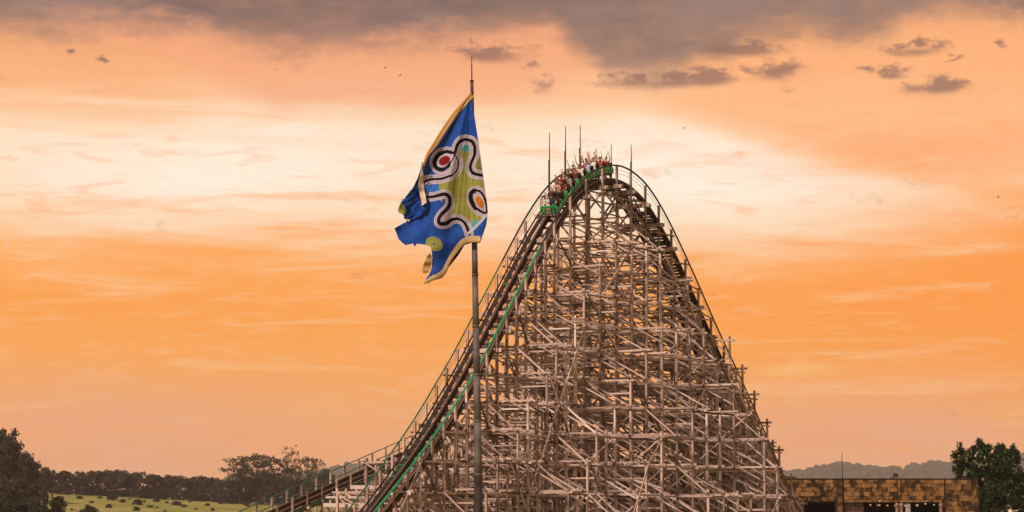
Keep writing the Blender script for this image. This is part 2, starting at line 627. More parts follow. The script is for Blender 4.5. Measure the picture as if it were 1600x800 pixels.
# ------------------------------------------------------------------ trees
def crown_mesh(name, seed, n_clump, n_leaf, leaf, shape, mat):
    """unit tree (height 1): leaf clumps spread through the crown volume"""
    rg = np.random.default_rng(seed)
    V, cs = [], []
    for i in range(n_clump):
        if shape == 'umbrella':
            a, q = rg.uniform(0, 2 * math.pi), math.sqrt(rg.random())
            c = np.array([math.cos(a) * q * 0.52, math.sin(a) * q * 0.52, 0.92 - 0.30 * q * q - rg.random() * 0.22])
            cr_ = rg.uniform(0.07, 0.13)
        elif shape == 'round':
            d = rg.normal(size=3); d /= np.linalg.norm(d)
            q = rg.random() ** 0.4
            c = np.array([d[0] * q * 0.42, d[1] * q * 0.42, 0.58 + d[2] * q * 0.38])
            cr_ = rg.uniform(0.07, 0.13)
        elif shape == 'full':          # foliage down to the ground
            a, q = rg.uniform(0, 2 * math.pi), math.sqrt(rg.random())
            zz = rg.random() ** 0.8
            w = 0.5 * math.sqrt(max(0.05, 1 - zz ** 3))
            c = np.array([math.cos(a) * q * w, math.sin(a) * q * w, 0.04 + zz * 0.9])
            cr_ = rg.uniform(0.07, 0.12)
        elif shape == 'open':
            a, q = rg.uniform(0, 2 * math.pi), math.sqrt(rg.random())
            zz = rg.uniform(0.45, 0.98)
            c = np.array([math.cos(a) * q * 0.36, math.sin(a) * q * 0.36, zz])
            cr_ = rg.uniform(0.04, 0.085)
        elif shape == 'spindly':
            zz = rg.uniform(0.35, 1.0)
            w = 0.22 if zz > 0.72 else 0.15
            a, q = rg.uniform(0, 2 * math.pi), math.sqrt(rg.random())
            c = np.array([math.cos(a) * q * w, math.sin(a) * q * w, zz])
            cr_ = rg.uniform(0.035, 0.07)
        cs.append(c)
        nl = int(n_leaf * (cr_ / 0.1) ** 2)
        d = rg.normal(size=(nl, 3)); d /= np.linalg.norm(d, axis=1)[:, None]
        p = c + d * (rg.random((nl, 1)) ** 0.45) * cr_ * np.array([1.15, 1.15, 0.8])
        u = rg.normal(size=(nl, 3)); u /= np.linalg.norm(u, axis=1)[:, None]
        w = np.cross(u, rg.normal(size=(nl, 3))); w /= np.linalg.norm(w, axis=1)[:, None]
        s = leaf * rg.uniform(0.6, 1.4, (nl, 1))
        V.append(np.stack([p - u * s, p - w * s * 0.55, p + u * s, p + w * s * 0.55], 1).reshape(-1, 3))
    V = np.concatenate(V)
    Fc = [(i, i + 1, i + 2, i + 3) for i in range(0, len(V), 4)]
    me = mesh(name, V.tolist(), Fc, mat)
    return me, cs


def trunk_mesh(name, cs, seed, r0=0.03, top=0.6, mat=None):
    bm = bmesh.new()
    rg = random.Random(seed)
    pts = [Vector((0, 0, -0.02))]
    for k in range(1, 6):
        pts.append(Vector((rg.uniform(-.02, .02) * k / 2, rg.uniform(-.02, .02) * k / 2, top * k / 5)))
    add_tube(bm, pts, [r0 * (1 - 0.13 * k) for k in range(6)], 6)
    pick = rg.sample(range(len(cs)), min(12, len(cs)))
    for i in pick:
        c = Vector(cs[i])
        k = min(4, max(1, int(c.z / top * 3.2)))
        p0 = pts[k]
        mid = p0.lerp(c, 0.5) + Vector((0, 0, 0.03))
        add_tube(bm, [p0, mid, c], [r0 * 0.5, r0 * 0.33, r0 * 0.12], 5)
    return bm_mesh(name, bm, mat or M['bark'], True)


TREES = {}


def tree_kind(key, seed, n_clump, n_leaf, leaf, shape, mat, top=0.6, r0=0.03):
    cme, cs = crown_mesh(key + '_crown', seed, n_clump, n_leaf, leaf, shape, mat)
    TREES[key] = (cme, trunk_mesh(key + '_trunk', cs, seed, r0, top))


for i in range(3):
    tree_kind('umb%d' % i, 20 + i, 46, 60, 0.030, 'umbrella', M['leaf_brown'], 0.62)
    tree_kind('rnd%d' % i, 30 + i, 60, 60, 0.032, 'round', M['leaf_brown'], 0.55)
    tree_kind('ful%d' % i, 40 + i, 80, 60, 0.034, 'full', M['leaf_brown'], 0.6)
for i in range(2):
    tree_kind('opn%d' % i, 50 + i, 74, 60, 0.020, 'open', M['leaf_brown'], 0.8, 0.022)
tree_kind('spn', 60, 60, 55, 0.018, 'spindly', M['leaf_brown'], 0.9, 0.016)
for i in range(2):
    tree_kind('bsh%d' % i, 70 + i, 90, 70, 0.036, 'full', M['leaf_dark'], 0.5)


def place_tree(name, key, px, r, top_py, width_px, label, cat='tree', group=None, base=None, rot=0.0):
    """stands on the ground in the direction of px, r metres away; its height comes from its top"""
    a = math.atan((px - 800) / F)
    x, y = math.sin(a) * r, math.cos(a) * r
    z = ground_z(x, y) if base is None else base
    h = at(px, top_py, y).z - z
    w = width_px / F * r
    e = empty(name, (x, y, z - 0.1), label, cat, group)
    e.rotation_euler.z = rot
    cme, tme = TREES[key]
    for nm, me in (('trunk', tme), ('crown', cme)):
        o = link(nm, me, e)
        o.scale = (w, w, h)
    return e


rg = random.Random(11)
_t = ['', 'first', 'second', 'third', 'fourth', 'fifth', 'sixth', 'seventh', 'eighth', 'ninth', 'tenth', 'eleventh', 'twelfth', 'thirteenth', 'fourteenth', 'fifteenth',
      'sixteenth', 'seventeenth', 'eighteenth', 'nineteenth']


def nth(i):
    if i < 20: return _t[i]
    d, u = divmod(i, 10)
    return {2: 'twentieth', 3: 'thirtieth', 4: 'fortieth'}[d] if u == 0 else {2: 'twenty-', 3: 'thirty-', 4: 'forty-'}[d] + _t[u]


GT = 'trees along the far edge of the pasture'
treeline = [  # px, top py, width px, kind, distance
    (62, 724, 52, 'rnd0', 1010), (84, 733, 44, 'umb1', 1060), (104, 738, 40, 'ful0', 1180), (126, 739, 36, 'rnd1', 1215),
    (146, 735, 40, 'umb0', 1210), (166, 737, 40, 'ful1', 1215), (184, 733, 44, 'umb2', 1210), (204, 742, 36, 'rnd2', 1220),
    (222, 736, 42, 'umb1', 1215), (242, 743, 38, 'ful2', 1215), (262, 743, 36, 'rnd0', 1220), (284, 743, 42, 'umb0', 1215),
    (304, 747, 34, 'rnd1', 1220), (318, 746, 32, 'ful0', 1215), (333, 745, 30, 'umb2', 1210), (346, 752, 30, 'ful2', 1200)]
names = ['first', 'second', 'third', 'fourth', 'fifth', 'sixth', 'seventh', 'eighth', 'ninth', 'tenth', 'eleventh', 'twelfth',
         'thirteenth', 'fourteenth', 'fifteenth', 'sixteenth', 'seventeenth', 'eighteenth', 'nineteenth', 'twentieth']
for i, (px, py, w, k, r) in enumerate(treeline):
    place_tree('tree', k, px, r, py - 3, w * 1.12, 'dark tree of the far pasture edge, %s from the left along the tree line' % names[i], 'tree', GT, None, rg.uniform(0, 6))
GU = 'low shrubs filling the foot of the far tree line'
for i in range(22):
    px = 52 + i * 15.2 + rg.uniform(-3, 3)
    place_tree('shrub', 'ful%d' % (i % 3), px, 1198 + rg.uniform(-6, 6), 757 + (px - 60) * 0.03 + rg.uniform(-3, 4), 30,
               'low dark shrub at the foot of the far tree line, %s from the left' % nth(i + 1), 'shrub', GU, None, rg.uniform(0, 6))
GB = 'tall trees left of the low track'
for (px, py, w, k, r, lab) in (
        (376, 715, 84, 'opn0', 1185, 'airy wide tree at the left end of the clump beside the low track'),
        (404, 710, 90, 'opn1', 1190, 'airy tree with a broad crown in the clump beside the low track'),
        (434, 716, 80, 'opn0', 1195, 'airy tree just left of the tall spindly tree'),
        (456, 695, 60, 'spn', 1190, 'tall spindly tree rising above the clump beside the low track'),
        (484, 715, 70, 'opn1', 1192, 'sparse tree right of the spindly tree, beside the low track'),
        (508, 728, 34, 'umb0', 1195, 'small tree partly hidden behind the low track handrails')):
    place_tree('tall_tree', k, px, r, py, w, lab, 'tree', GB, None, rg.uniform(0, 6))
for i, px in enumerate((362, 384, 404, 424, 446, 466, 488, 512, 536)):
    place_tree('shrub', 'ful%d' % (i % 3), px, 1188 + rg.uniform(-5, 5), 742 + abs(px - 430) * 0.12 + rg.uniform(-4, 4), 42,
               'dense dark shrub below the airy trees beside the low track, %s from the left' % nth(i + 1), 'shrub', 'dense shrubs under the airy trees', None, rg.uniform(0, 6))
GL = 'big trees at the left edge'
for (px, py, w, k, r, lab) in (
        (10, 669, 62, 'rnd1', 800, 'tallest dark tree at the left edge of the picture'),
        (-16, 672, 80, 'umb2', 810, 'dark tree cut by the left edge, beside the tallest one'),
        (32, 696, 54, 'umb1', 800, 'flat-topped dark tree just right of the tallest one at the left edge'),
        (46, 714, 50, 'rnd2', 820, 'dark rounded tree sloping down towards the pasture'),
        (14, 712, 66, 'ful0', 770, 'dense dark tree in front of the tallest one at the left edge')):
    place_tree('big_tree', k, px, r, py, w, lab, 'tree', GL, None, rg.uniform(0, 6))
for (px, py, w, k, r, lab) in (
        (2, 744, 56, 'ful2', 700, 'brown leafy bush under the tall tree at the left edge'),
        (34, 746, 50, 'ful0', 720, 'brown leafy bush second from the left edge'),
        (58, 752, 44, 'ful1', 740, 'brown bush at the left end of the pasture'),
        (20, 760, 60, 'ful1', 600, 'brown low bush in front of the left trees')):
    place_tree('bush', k, px, r, py, w, lab, 'bush', 'brown bushes at the left', None, rg.uniform(0, 6))
for (px, py, w, k, r, lab) in (
        (28, 779, 70, 'bsh0', 520, 'wide dark bush in the lower left corner'),
        (62, 781, 50, 'bsh1', 520, 'dark bush between the corner bush and the rounded one'),
        (92, 775, 48, 'bsh0', 530, 'rounded dark bush in front of the left end of the pasture'),
        (142, 787, 38, 'bsh1', 540, 'small dark bush at the bottom edge in front of the pasture'),
        (0, 770, 50, 'bsh1', 540, 'dark bush cut by the left edge of the picture')):
    place_tree('bush', k, px, r, py, w, lab, 'bush', 'dark bushes at the lower left', None, rg.uniform(0, 6))
fb = [(178, 779, 13), (194, 783, 10), (217, 786, 13), (246, 782, 9), (278, 787, 12), (263, 785, 7), (326, 789, 6), (127, 778, 7),
      (158, 775, 7), (204, 777, 5), (228, 784, 6), (237, 791, 9), (290, 791, 8), (173, 792, 9), (215, 796, 9), (260, 798, 7), (346, 784, 7),
      (299, 782, 5), (146, 785, 6), (308, 795, 6), (388, 790, 6), (334, 797, 7)]


def ground_hit(px, py):
    for r in np.arange(430, 1215, 4.0):
        a = math.atan((px - 800) / F)
        x, y = math.sin(a) * r, math.cos(a) * r
        if proj((x, y, ground_z(x, y)))[1] <= py: return r
    return 1190.0


for _ in range(4): fb.append((rg.uniform(110, 395), rg.uniform(776, 799), rg.uniform(2.5, 6.0)))
fb.sort()
for i, (px, py, w) in enumerate(fb):
    if py < 772 + (px - 55) * 0.045: py = 773 + (px - 55) * 0.045
    r = ground_hit(px, py + w * 0.25)
    place_tree('pasture_shrub', ('bsh0', 'bsh1', 'ful0', 'ful1')[i % 4], px, r, py - w * rg.uniform(0.25, 0.6), w * rg.uniform(0.9, 1.6),
               'small dark shrub standing alone on the green pasture, %s from the left' % nth(i + 1), 'shrub', 'scattered shrubs on the pasture', None, rg.uniform(0, 6))

# ------------------------------------------------------------------ the coaster's hill: plan and profile
NEAR_T, FAR_T = 0.95, -1.65            # handrail lines left and right of the track's middle
A_DIR = Vector((0.515, 0.857, 0)).normalized()
N_DIR = Vector((A_DIR.y, -A_DIR.x, 0))
_d = ray(955, 255.5)
C0 = Vector((_d.x / _d.y * 217.0, 217.0, 0)) - N_DIR * NEAR_T
S1, TURN_R, TURN_MAX = -22.0, 46.0, R(30)


def plan(s):
    """point of the middle of the track, its direction (towards growing s) and the direction to its near side"""
    if s >= S1:
        return C0 + A_DIR * s, A_DIR, N_DIR
    p1 = C0 + A_DIR * S1
    L = S1 - s
    th = min(L / TURN_R, TURN_MAX)
    h0 = math.atan2(-A_DIR.y, -A_DIR.x)
    # clockwise turn
    c = p1 + Vector((math.cos(h0 - math.pi / 2), math.sin(h0 - math.pi / 2), 0)) * TURN_R
    a = h0 + math.pi / 2 - th
    p = c + Vector((math.cos(a), math.sin(a), 0)) * TURN_R
    h = h0 - th
    t = -Vector((math.cos(h), math.sin(h), 0))
    if L > TURN_R * TURN_MAX: p = p - t * (L - TURN_R * TURN_MAX)
    return p, t, Vector((t.y, -t.x, 0))


def s_of_px(px, py, off):
    d = ray(px, py)
    q = d.x / d.y
    lo, hi = -60.0, 60.0
    for _ in range(50):
        mi = (lo + hi) / 2
        p, t, n = plan(mi)
        w = p + n * off
        if w.x / w.y < q: lo = mi
        else: hi = mi
    w = plan(lo)[0] + plan(lo)[2] * off
    return lo, EYE + w.y * d.z / d.y


RAILPX = [(560, 826), (584, 799), (616, 759), (649, 717), (678, 678), (704, 640), (720, 614), (751, 562), (778, 510), (811, 446), (838, 394), (852, 367), (866, 340), (891, 300),
          (916, 273), (941, 259.5), (964, 257.5), (985.5, 267), (1008, 287.5), (1029, 319), (1049, 357), (1071, 404), (1091, 449),
          (1111, 496), (1131, 540), (1150, 580), (1169, 622), (1184, 656), (1200, 692), (1216, 729), (1232, 765), (1250, 803)]
_tab = sorted(s_of_px(px, py, NEAR_T) for px, py in RAILPX)
TS = np.array([a for a, b in _tab])
TZ = np.array([b for a, b in _tab])


def hz(s):
    """handrail height over the plan (smoothed)"""
    acc, wt = 0.0, 0.0
    for ds in (-1.2, -0.6, 0.0, 0.6, 1.2):
        w = 1.0 - abs(ds) / 2.0
        acc += w * float(np.interp(s + ds, TS, TZ)); wt += w
    return acc / wt


def zt(s): return hz(s) - 1.0            # top of the running rails


def pt(s, t, z):
    p, a, n = plan(s)
    q = p + n * t
    return Vector((q.x, q.y, z))


S_LO, S_HI = float(TS[0]), float(TS[-1])
base0 = pt(0, 0, 0)
coaster = empty('roller_coaster', base0, 'tall wooden roller coaster hill of crossed pale timbers with a steep curved track', 'roller coaster')
CM = Matrix.Translation(base0)

bent_px = [574, 595, 616, 637, 657, 676, 694, 712, 729, 745, 761, 777, 792, 807, 822, 837, 852, 866, 891, 916, 941, 964, 985.5, 1008, 1029, 1049, 1071,
           1091, 1111, 1131, 1150, 1170, 1189, 1208, 1226, 1243]
bents = []
for px in bent_px:
    py = float(np.interp(px, [a for a, b in RAILPX], [b for a, b in RAILPX]))
    bents.append(s_of_px(px, py, NEAR_T)[0])

LV = 2.2
ROW = 2.65
beams = {}          # kind -> list of (matrix, material key, priority)


def beam(kind, p0, p1, w, h, mk, hint=Vector((0, 0, 1))):
    mid = (Vector(p0) + Vector(p1)) / 2
    a, b = proj(p0), proj(p1)
    vis = min(a[1], b[1]) < 802 and mid.z > 0.2
    prio = -mid.y + (0 if vis else -1000)
    beams.setdefault(kind, []).append((beam_matrix(p0, p1, w, h, hint), mk, prio))


rb = random.Random(3)


def wk():
    q = rb.random()
    return 'wood_pale' if q < 0.05 else ('wood_dark' if q > 0.92 else 'wood')


def level(k): return 1.1 + LV * k


rows_of = []
for i, s in enumerate(bents):
    z_rail = zt(s)
    zd = z_rail - 0.55
    rows = {}                                             # t -> top height
    rows[FAR_T] = hz(s) - 0.05
    rows[NEAR_T] = hz(s) - 0.05
    batter = 4.75 if s > 4 else 5.7
    for k in range(1, 7):
        kk = math.floor((zd - (batter * k if k > 1 or s > 4 else 3.8) + rb.uniform(-.4, .4) - 1.1) / LV + 0.0)
        if kk >= 1: rows[NEAR_T + ROW * k] = level(kk) + 0.32
    for k in range(1, 5 if s > -4 else 2):
        kk = math.floor((zd - (4.6 if s > -4 else 11.0) * k - 1.1) / LV)
        if kk >= 1: rows[FAR_T - ROW * k] = level(kk) + 0.3
    if s <= 4 and zd > 9.5:                                # low frames behind, tied into the hill
        for k in range(1, 4): rows[FAR_T - ROW * k] = max(rows.get(FAR_T - ROW * k, 0), level(3 if k < 3 else 2) + 0.3)
    outer = bent_px[i] > 1105 and zd > 3.2
    if outer: rows[NEAR_T + 1.75] = zd - 0.15
    rows_of.append(rows)
    p, a, n = plan(s)
    ts = sorted(rows)
    for t in ts:
        lean = rb.uniform(-.03, .03)
        top = rows[t]
        w = 0.165 if t <= NEAR_T else 0.15
        # long posts are spliced from several lengths
        cuts = [0.0]
        zc = rb.uniform(5.5, 9.0)
        while zc < top - 3.0:
            cuts.append(zc); zc += rb.uniform(6.0, 8.8)
        cuts.append(top)
        mk = 'wood_pale' if (t > NEAR_T and rb.random() < 0.12) else ('wood' if rb.random() > 0.06 else 'wood_pale')
        for c0, c1 in zip(cuts[:-1], cuts[1:]):
            beam('post', pt(s + lean * c0 / 20, t, c0), pt(s + lean * c1 / 20, t, c1), w, w, mk, a)
            if c0 > 0:            # splice plate
                beam('splice_plate', pt(s, t, c0 - 0.55), pt(s, t, c0 + 0.55), 0.07, w + 0.09, 'wood', n)
    # bent cap under the track
    for off in (-0.15, 0.15):
        beam('bent_cap', pt(s + off, FAR_T - 0.55, zd - 0.14), pt(s + off, NEAR_T + 0.45, zd - 0.14), 0.09, 0.30, wk())
    if outer:
        for off in (-0.13, 0.13):
            beam('ledger', pt(s + off, NEAR_T - 0.2, zd - 0.5), pt(s + off, NEAR_T + 2.15, zd - 0.5), 0.07, 0.17, wk())
        beam('sway_brace', pt(s + 0.2, NEAR_T, zd - 0.5), pt(s + 0.2, NEAR_T + 1.75, zd - 1.9), 0.06, 0.12, wk())
    kmax = int((zd - 0.9 - 1.1) / LV)
    for k in range(0, kmax + 1):
        z = level(k)
        here = [t for t in ts if rows[t] >= z]
        t0, t1 = here[0], here[-1]
        for off in (-0.145, 0.145):
            dzj = rb.uniform(-.05, .05)
            if off > 0 and rb.random() < 0.35: continue
            cutt = NEAR_T + ROW * max(0, round((t1 - NEAR_T) / ROW / 2))
            segs = [(t0 - 0.4, min(t1 + 0.4, cutt + 0.25))]
            if t1 + 0.4 > cutt + 0.6: segs.append((cutt - 0.25, t1 + 0.4))
            for q, (u0, u1) in enumerate(segs):
                jz = dzj + q * (0.1 if rb.random() < .5 else -.1)
                beam('ledger', pt(s + off, u0, z + jz), pt(s + off, u1, z + jz + rb.uniform(-.05, .05)), 0.065, 0.13, wk())
        # sway braces, falling to the near side
        if k == 0: continue
        zl = level(k - 1)
        # long braces in one line over several panels, falling to the near side
        for half in (0, 1):
            if rb.random() < (0.02 if half == 0 else (0.35 if s > -4 else 1.1)): continue
            sg = -0.22
            drop = LV * 0.64
            ta, za = t0, z - 0.05 + rb.uniform(-.04, .04)
            if half: za -= LV * 0.5; sg = -sg
            while ta < 40:
                nxt = [t for t in ts if t > ta + 0.1]
                if not nxt or za < 0.8: break
                tb = nxt[min(1, len(nxt) - 1)]
                zb = za - drop * (tb - ta) / ROW
                while tb > ta + 0.1 and rows[tb] < zb:
                    cand = [t for t in ts if ta < t < tb]
                    tb = cand[-1] if cand else ta
                    zb = za - drop * (tb - ta) / ROW
                if tb <= ta + 0.1: break
                beam('sway_brace', pt(s + sg, ta, za), pt(s + sg, tb, zb), 0.055, 0.10, wk())
                ta, za = tb, zb
        # outermost row reaches out below its top
        nxt = [t for t in ts if rows[t] >= zl]
        if nxt[-1] > t1 and rb.random() < 0.55:
            beam('sway_brace', pt(s - 0.22, t1, z), pt(s - 0.22, nxt[-1], zl + 0.05), 0.06, 0.12, wk())
        # lighter bracing added over the years
        for ta, tb in zip(here[:-1], here[1:]):
            q = rb.random() if s > -4 or z < 10.5 else rb.random() * 3.5
            if q < 0.20: beam('light_brace', pt(s + 0.10, tb, z - 0.1), pt(s + 0.10, ta, zl + 0.1), 0.05, 0.10, wk())
            elif q < 0.42: beam('light_brace', pt(s + 0.08, ta, z - LV * 0.5), pt(s + 0.08, tb, z - LV * 0.5 - rb.choice((0.0, 0.0, 0.7))), 0.05, 0.12, wk())
            elif q < 0.52: beam('light_brace', pt(s - 0.08, ta, z - 0.4), pt(s - 0.08, ta + (tb - ta) * 0.6, zl + 0.1), 0.05, 0.10, 'wood_dark')
            if rb.random() < (0.3 if s > -4 else 0.06) and i + 1 < len(bents):
                z2 = z - rb.choice((0.5, 0.9, 1.3))
                beam('light_brace', pt(s, tb - 0.13, z - 0.1), pt(bents[i + 1], tb - 0.13, z2 if rb.random() < .5 else zl), 0.05, 0.12, wk())
        for t in here:
            if rb.random() < 0.75:
                zz_ = z + rb.uniform(-.03, .03)
                beam('joint_plate', pt(s - 0.20, t - 0.11, zz_), pt(s - 0.20, t + 0.11, zz_), 0.03, rb.uniform(0.12, 0.3), 'wood_dark' if rb.random() < .7 else 'wood')
    # closely stacked rows in the upper part of the hill
    for k in range(1, 12):
        z = zd - 0.9 - 0.55 * LV * k
        if z < 4: break
        here = [t for t in ts if rows[t] >= z]
        q = rb.random()
        if q < 0.6:
            beam('upper_ledger', pt(s + 0.12, here[0] - 0.2, z), pt(s + 0.12, min(here[-1], NEAR_T + ROW) + 0.25, z + rb.uniform(-.06, .06)), 0.06, 0.11, wk())
        if i + 1 < len(bents) and rows_of[i - 1 if i else 0].get(NEAR_T):
            for t in (NEAR_T, FAR_T):
                if rb.random() < (0.5 if s > -8 else 0.25):
                    z2 = min(z + rb.choice((-1.3, 0.0, 0.0, 1.3)), zt(bents[i + 1]) - 0.8)
                    beam('upper_girt', pt(s - 0.15, t - 0.15, z), pt(bents[i + 1] + 0.15, t - 0.15, z2), 0.055, 0.11, wk())
    # knee braces just under the cap
    beam('knee_brace', pt(s, FAR_T, zd - 1.9), pt(s, -0.3, zd - 0.3), 0.07, 0.14, wk())
    beam('knee_brace', pt(s, NEAR_T, zd - 1.9), pt(s, -0.4, zd - 0.35), 0.07, 0.14, wk())

# longitudinal girts and braces from bent to bent
near_rows = [NEAR_T + ROW * k for k in range(0, 7)] + [NEAR_T + 1.75]
far_rows = [FAR_T - ROW * k for k in range(0, 5)]
for t in near_rows + far_rows:
    side = 0.14 if t >= NEAR_T else -0.14
    for k in range(0, 15):
        z = level(k)
        i = rb.randint(0, 1)
        if k == 0: i = 0
        while i < len(bents) - 1:
            n2 = min(i + rb.choice((2, 2, 3)), len(bents) - 1)
            while n2 > i and not (rows_of[n2].get(t, -9) >= z and bents[n2] is not None): n2 -= 1
            ok = rows_of[i].get(t, -9) >= z and n2 > i and all(rows_of[q].get(t, -9) >= z for q in range(i, n2 + 1))
            if ok:
                zz = z - 0.2 + rb.uniform(-.04, .04)
                beam('girt', pt(bents[i] - 0.3, t + side, zz), pt(bents[n2] + 0.3, t + side, zz), 0.06, 0.13, wk())
                i = n2
            else:
                i += 1
    # long diagonals that run over several bents
    for i in range(len(bents) - 1):
        for k in range(1, 14):
            ri = near_rows.index(t) if t in near_rows else 8 + far_rows.index(t)
            if (i + k + ri * 2) % 7 == 0:
                a0, a1 = (bents[i], level(k)), (bents[i + 1], level(k - 1))
                kind = 'wood_dark' if ri % 2 == 0 else 'wood'
            elif (i - k + ri * 3) % 11 == 0:
                a0, a1 = (bents[i], level(k - 1)), (bents[i + 1], level(k))
                kind = 'wood'
            else:
                continue
            if rows_of[i].get(t, -9) < a0[1] or rows_of[i + 1].get(t, -9) < a1[1]: continue
            beam('long_brace', pt(a0[0], t + side * 1.7, a0[1]), pt(a1[0], t + side * 1.7, a1[1]), 0.07, 0.15, kind)

unit = {}


def unit_box(mk):
    if mk not in unit: unit[mk] = mesh('timber_' + mk, BOXV, BOXF, M[mk])
    return unit[mk]


def flush(root, PM, limit=300):
    for kind, lst in beams.items():
        lst.sort(key=lambda q: -q[2])
        for mw, mk, pr in lst[:limit]:
            link(kind, unit_box(mk), root, mw, PM)
        rest = lst[limit:]
        if rest:
            mats = sorted(set(q[1] for q in rest))
            me = bpy.data.meshes.new('rest')
            V, Fc, mi = [], [], []
            bv = np.array([(*v, 1.0) for v in BOXV])
            for mw, mk, pr in rest:
                b0 = len(V) * 8
                V.append(bv @ np.array(mw).T)
                Fc += [tuple(x + b0 for x in f) for f in BOXF]
                mi += [mats.index(mk)] * 6
            V = np.concatenate(V)[:, :3]
            me.from_pydata(V.tolist(), [], Fc)
            for q in mats: me.materials.append(M[q])
            me.polygons.foreach_set('material_index', mi)
            me.update()
            o = link('farther_%ss' % kind, me, root, Matrix.Identity(4), PM)
            o['kind'] = 'stuff'
    beams.clear()


flush(coaster, CM)


# ------------------------------------------------------------------ the track itself
def sweep(name, path, prof, mat, root, PM):
    """closed profile [(side, up)...] swept along path of (point, side dir, up dir)"""
    V, Fc = [], []
    n = len(prof)
    for p, a, u in path:
        for x, y in prof: V.append(p + a * x + u * y)
    for i in range(len(path) - 1):
        for k in range(n):
            q = (k + 1) % n
            Fc.append((i * n + k, i * n + q, (i + 1) * n + q, (i + 1) * n + k))
    Fc.append(tuple(range(n))[::-1])
    Fc.append(tuple((len(path) - 1) * n + k for k in range(n)))
    return link(name, mesh(name, V, Fc, mat), root, Matrix.Identity(4), PM)


def frame(s):
    p, a, n = plan(s)
    z0, z1 = zt(s - 0.4), zt(s + 0.4)
    tg = (a * 0.8 + Vector((0, 0, z1 - z0))).normalized()
    u = n.cross(tg)
    if u.z < 0: u = -u
    return Vector((p.x, p.y, zt(s))), tg, n, u


def tpath(t, up, s0, s1, step=0.5):
    res = []
    for s in np.linspace(s0, s1, max(2, int((s1 - s0) / step))):
        p, tg, n, u = frame(float(s))
        res.append((p + n * t + u * up, n, u))
    return res


def hpath(t, dz, s0, s1, step=0.5):
    res = []
    for s in np.linspace(s0, s1, max(2, int((s1 - s0) / step))):
        p, tg, n, u = frame(float(s))
        res.append((pt(float(s), t, hz(float(s)) + dz), n, u))
    return res


def rect(w, h, x=0.0, y=0.0): return [(x - w / 2, y - h / 2), (x + w / 2, y - h / 2), (x + w / 2, y + h / 2), (x - w / 2, y + h / 2)]


def octo(r): return [(r * math.cos(k * math.pi / 3), r * math.sin(k * math.pi / 3)) for k in range(6)]


for sg in (-1, 1):
    rail = sweep('track_rail', tpath(sg * 0.62, -0.22, S_LO, S_HI), rect(0.20, 0.40), M['rail_wood'], coaster, CM)
    sweep('running_steel', tpath(sg * 0.60, -0.005, S_LO, S_HI), rect(0.14, 0.02), M['steel'], rail, CM).matrix_parent_inverse = Matrix.Identity(4)
    sweep('highlight_strip', tpath(sg * 0.60 + sg * 0.145, -0.07, S_LO, S_HI), rect(0.05, 0.07), M['rail_highlight'], rail, CM).matrix_parent_inverse = Matrix.Identity(4)  # thin strip added as the rail's painted highlight line
for o in coaster.children:
    if o.name.startswith('track_rail'):
        for c in o.children: c.matrix_parent_inverse = (CM.inverted() @ CM).inverted()


def s_at(px, off=NEAR_T):
    py = float(np.interp(px, [a for a, b in RAILPX], [b for a, b in RAILPX]))
    return s_of_px(px, py, off)[0]


s_green_near = s_at(842)
s_green_far = s_at(832)
for t, cut, nm in ((NEAR_T, s_green_near, 'near'), (FAR_T, s_green_far, 'far')):
    to = t + (0.14 if t > 0 else -0.12)
    sweep('handrail', hpath(to, 0, S_LO, cut), octo(0.085 if t > 0 else 0.06), M['green'] if t > 0 else M['green_dk'], coaster, CM)
    sweep('handrail', hpath(to, 0, cut, S_HI), octo(0.075), M['brown_rail'] if t < 0 or True else M['wood'], coaster, CM)
    for dz in (-0.35, -0.66):
        sweep('guard_wire', hpath(to, dz, S_LO, S_HI), octo(0.014), M['wire'], coaster, CM)
sweep('toe_rail', tpath(FAR_T + 0.12, -0.02, S_LO, S_HI), rect(0.05, 0.12), M['brown_rail'], coaster, CM)
sweep('toe_rail', tpath(NEAR_T - 0.03, -0.30, S_LO, S_HI), rect(0.06, 0.16), M['brown_rail'], coaster, CM)
sweep('stringer', tpath(FAR_T + 0.22, -0.33, S_LO, S_HI), rect(0.07, 0.2), M['wood_dark'], coaster, CM)
sweep('stringer', tpath(-0.96, -0.36, S_LO, S_HI), rect(0.07, 0.16), M['wood_dark'], coaster, CM)

# walkway boards on the far side, ties between the rails
board = mesh('walkway_board', [(x * 0.42, y * 0.27, z * 0.045) for x, y, z in BOXV], BOXF, M['deck'])
tie = mesh('tie', [(x * 1.5, y * 0.16, z * 0.14) for x, y, z in BOXV], BOXF, M['wood_dark'])
plank = mesh('deck_board', [(x * 0.92, y * 0.22, z * 0.05) for x, y, z in BOXV], BOXF, M['deck'])


def place_on_track(nm, me, s, t, up, tilt=0.0, root=None):
    p, tg, n, u = frame(s)
    mw = Matrix((n, tg, u)).transposed().to_4x4() @ Matrix.Rotation(tilt, 4, 'X')
    mw.translation = p + n * t + u * up
    return link(nm, me, root or coaster, mw, CM)


L = 0.0
s = S_LO
while s < S_HI:
    p, tg, n, u = frame(s)
    ds = 0.335 * math.hypot(tg.x, tg.y)
    place_on_track('walkway_board', board, s, -1.27, -0.22 + rb.uniform(-.01, .01), rb.uniform(-.03, .03))
    if s > 7.0: place_on_track('deck_board', plank, s + ds * 0.4, 0.0, -0.33, rb.uniform(-.03, .03))
    s += ds
s = S_LO
while s < S_HI:
    p, tg, n, u = frame(s)
    place_on_track('tie', tie, s, 0.0, -0.5)
    s += 0.95 * math.hypot(tg.x, tg.y)
# green cross boards on the stair
gb = mesh('stair_cleat', [(x * 0.36, y * 0.07, z * 0.08) for x, y, z in BOXV], BOXF, M['green'])
for px, py in ((789, 424), (634, 715), (626, 732), (620, 741), (613, 750)):
    ss, _ = s_of_px(px, py, -1.1)
    place_on_track('stair_cleat', gb, ss, -1.15, -0.14)

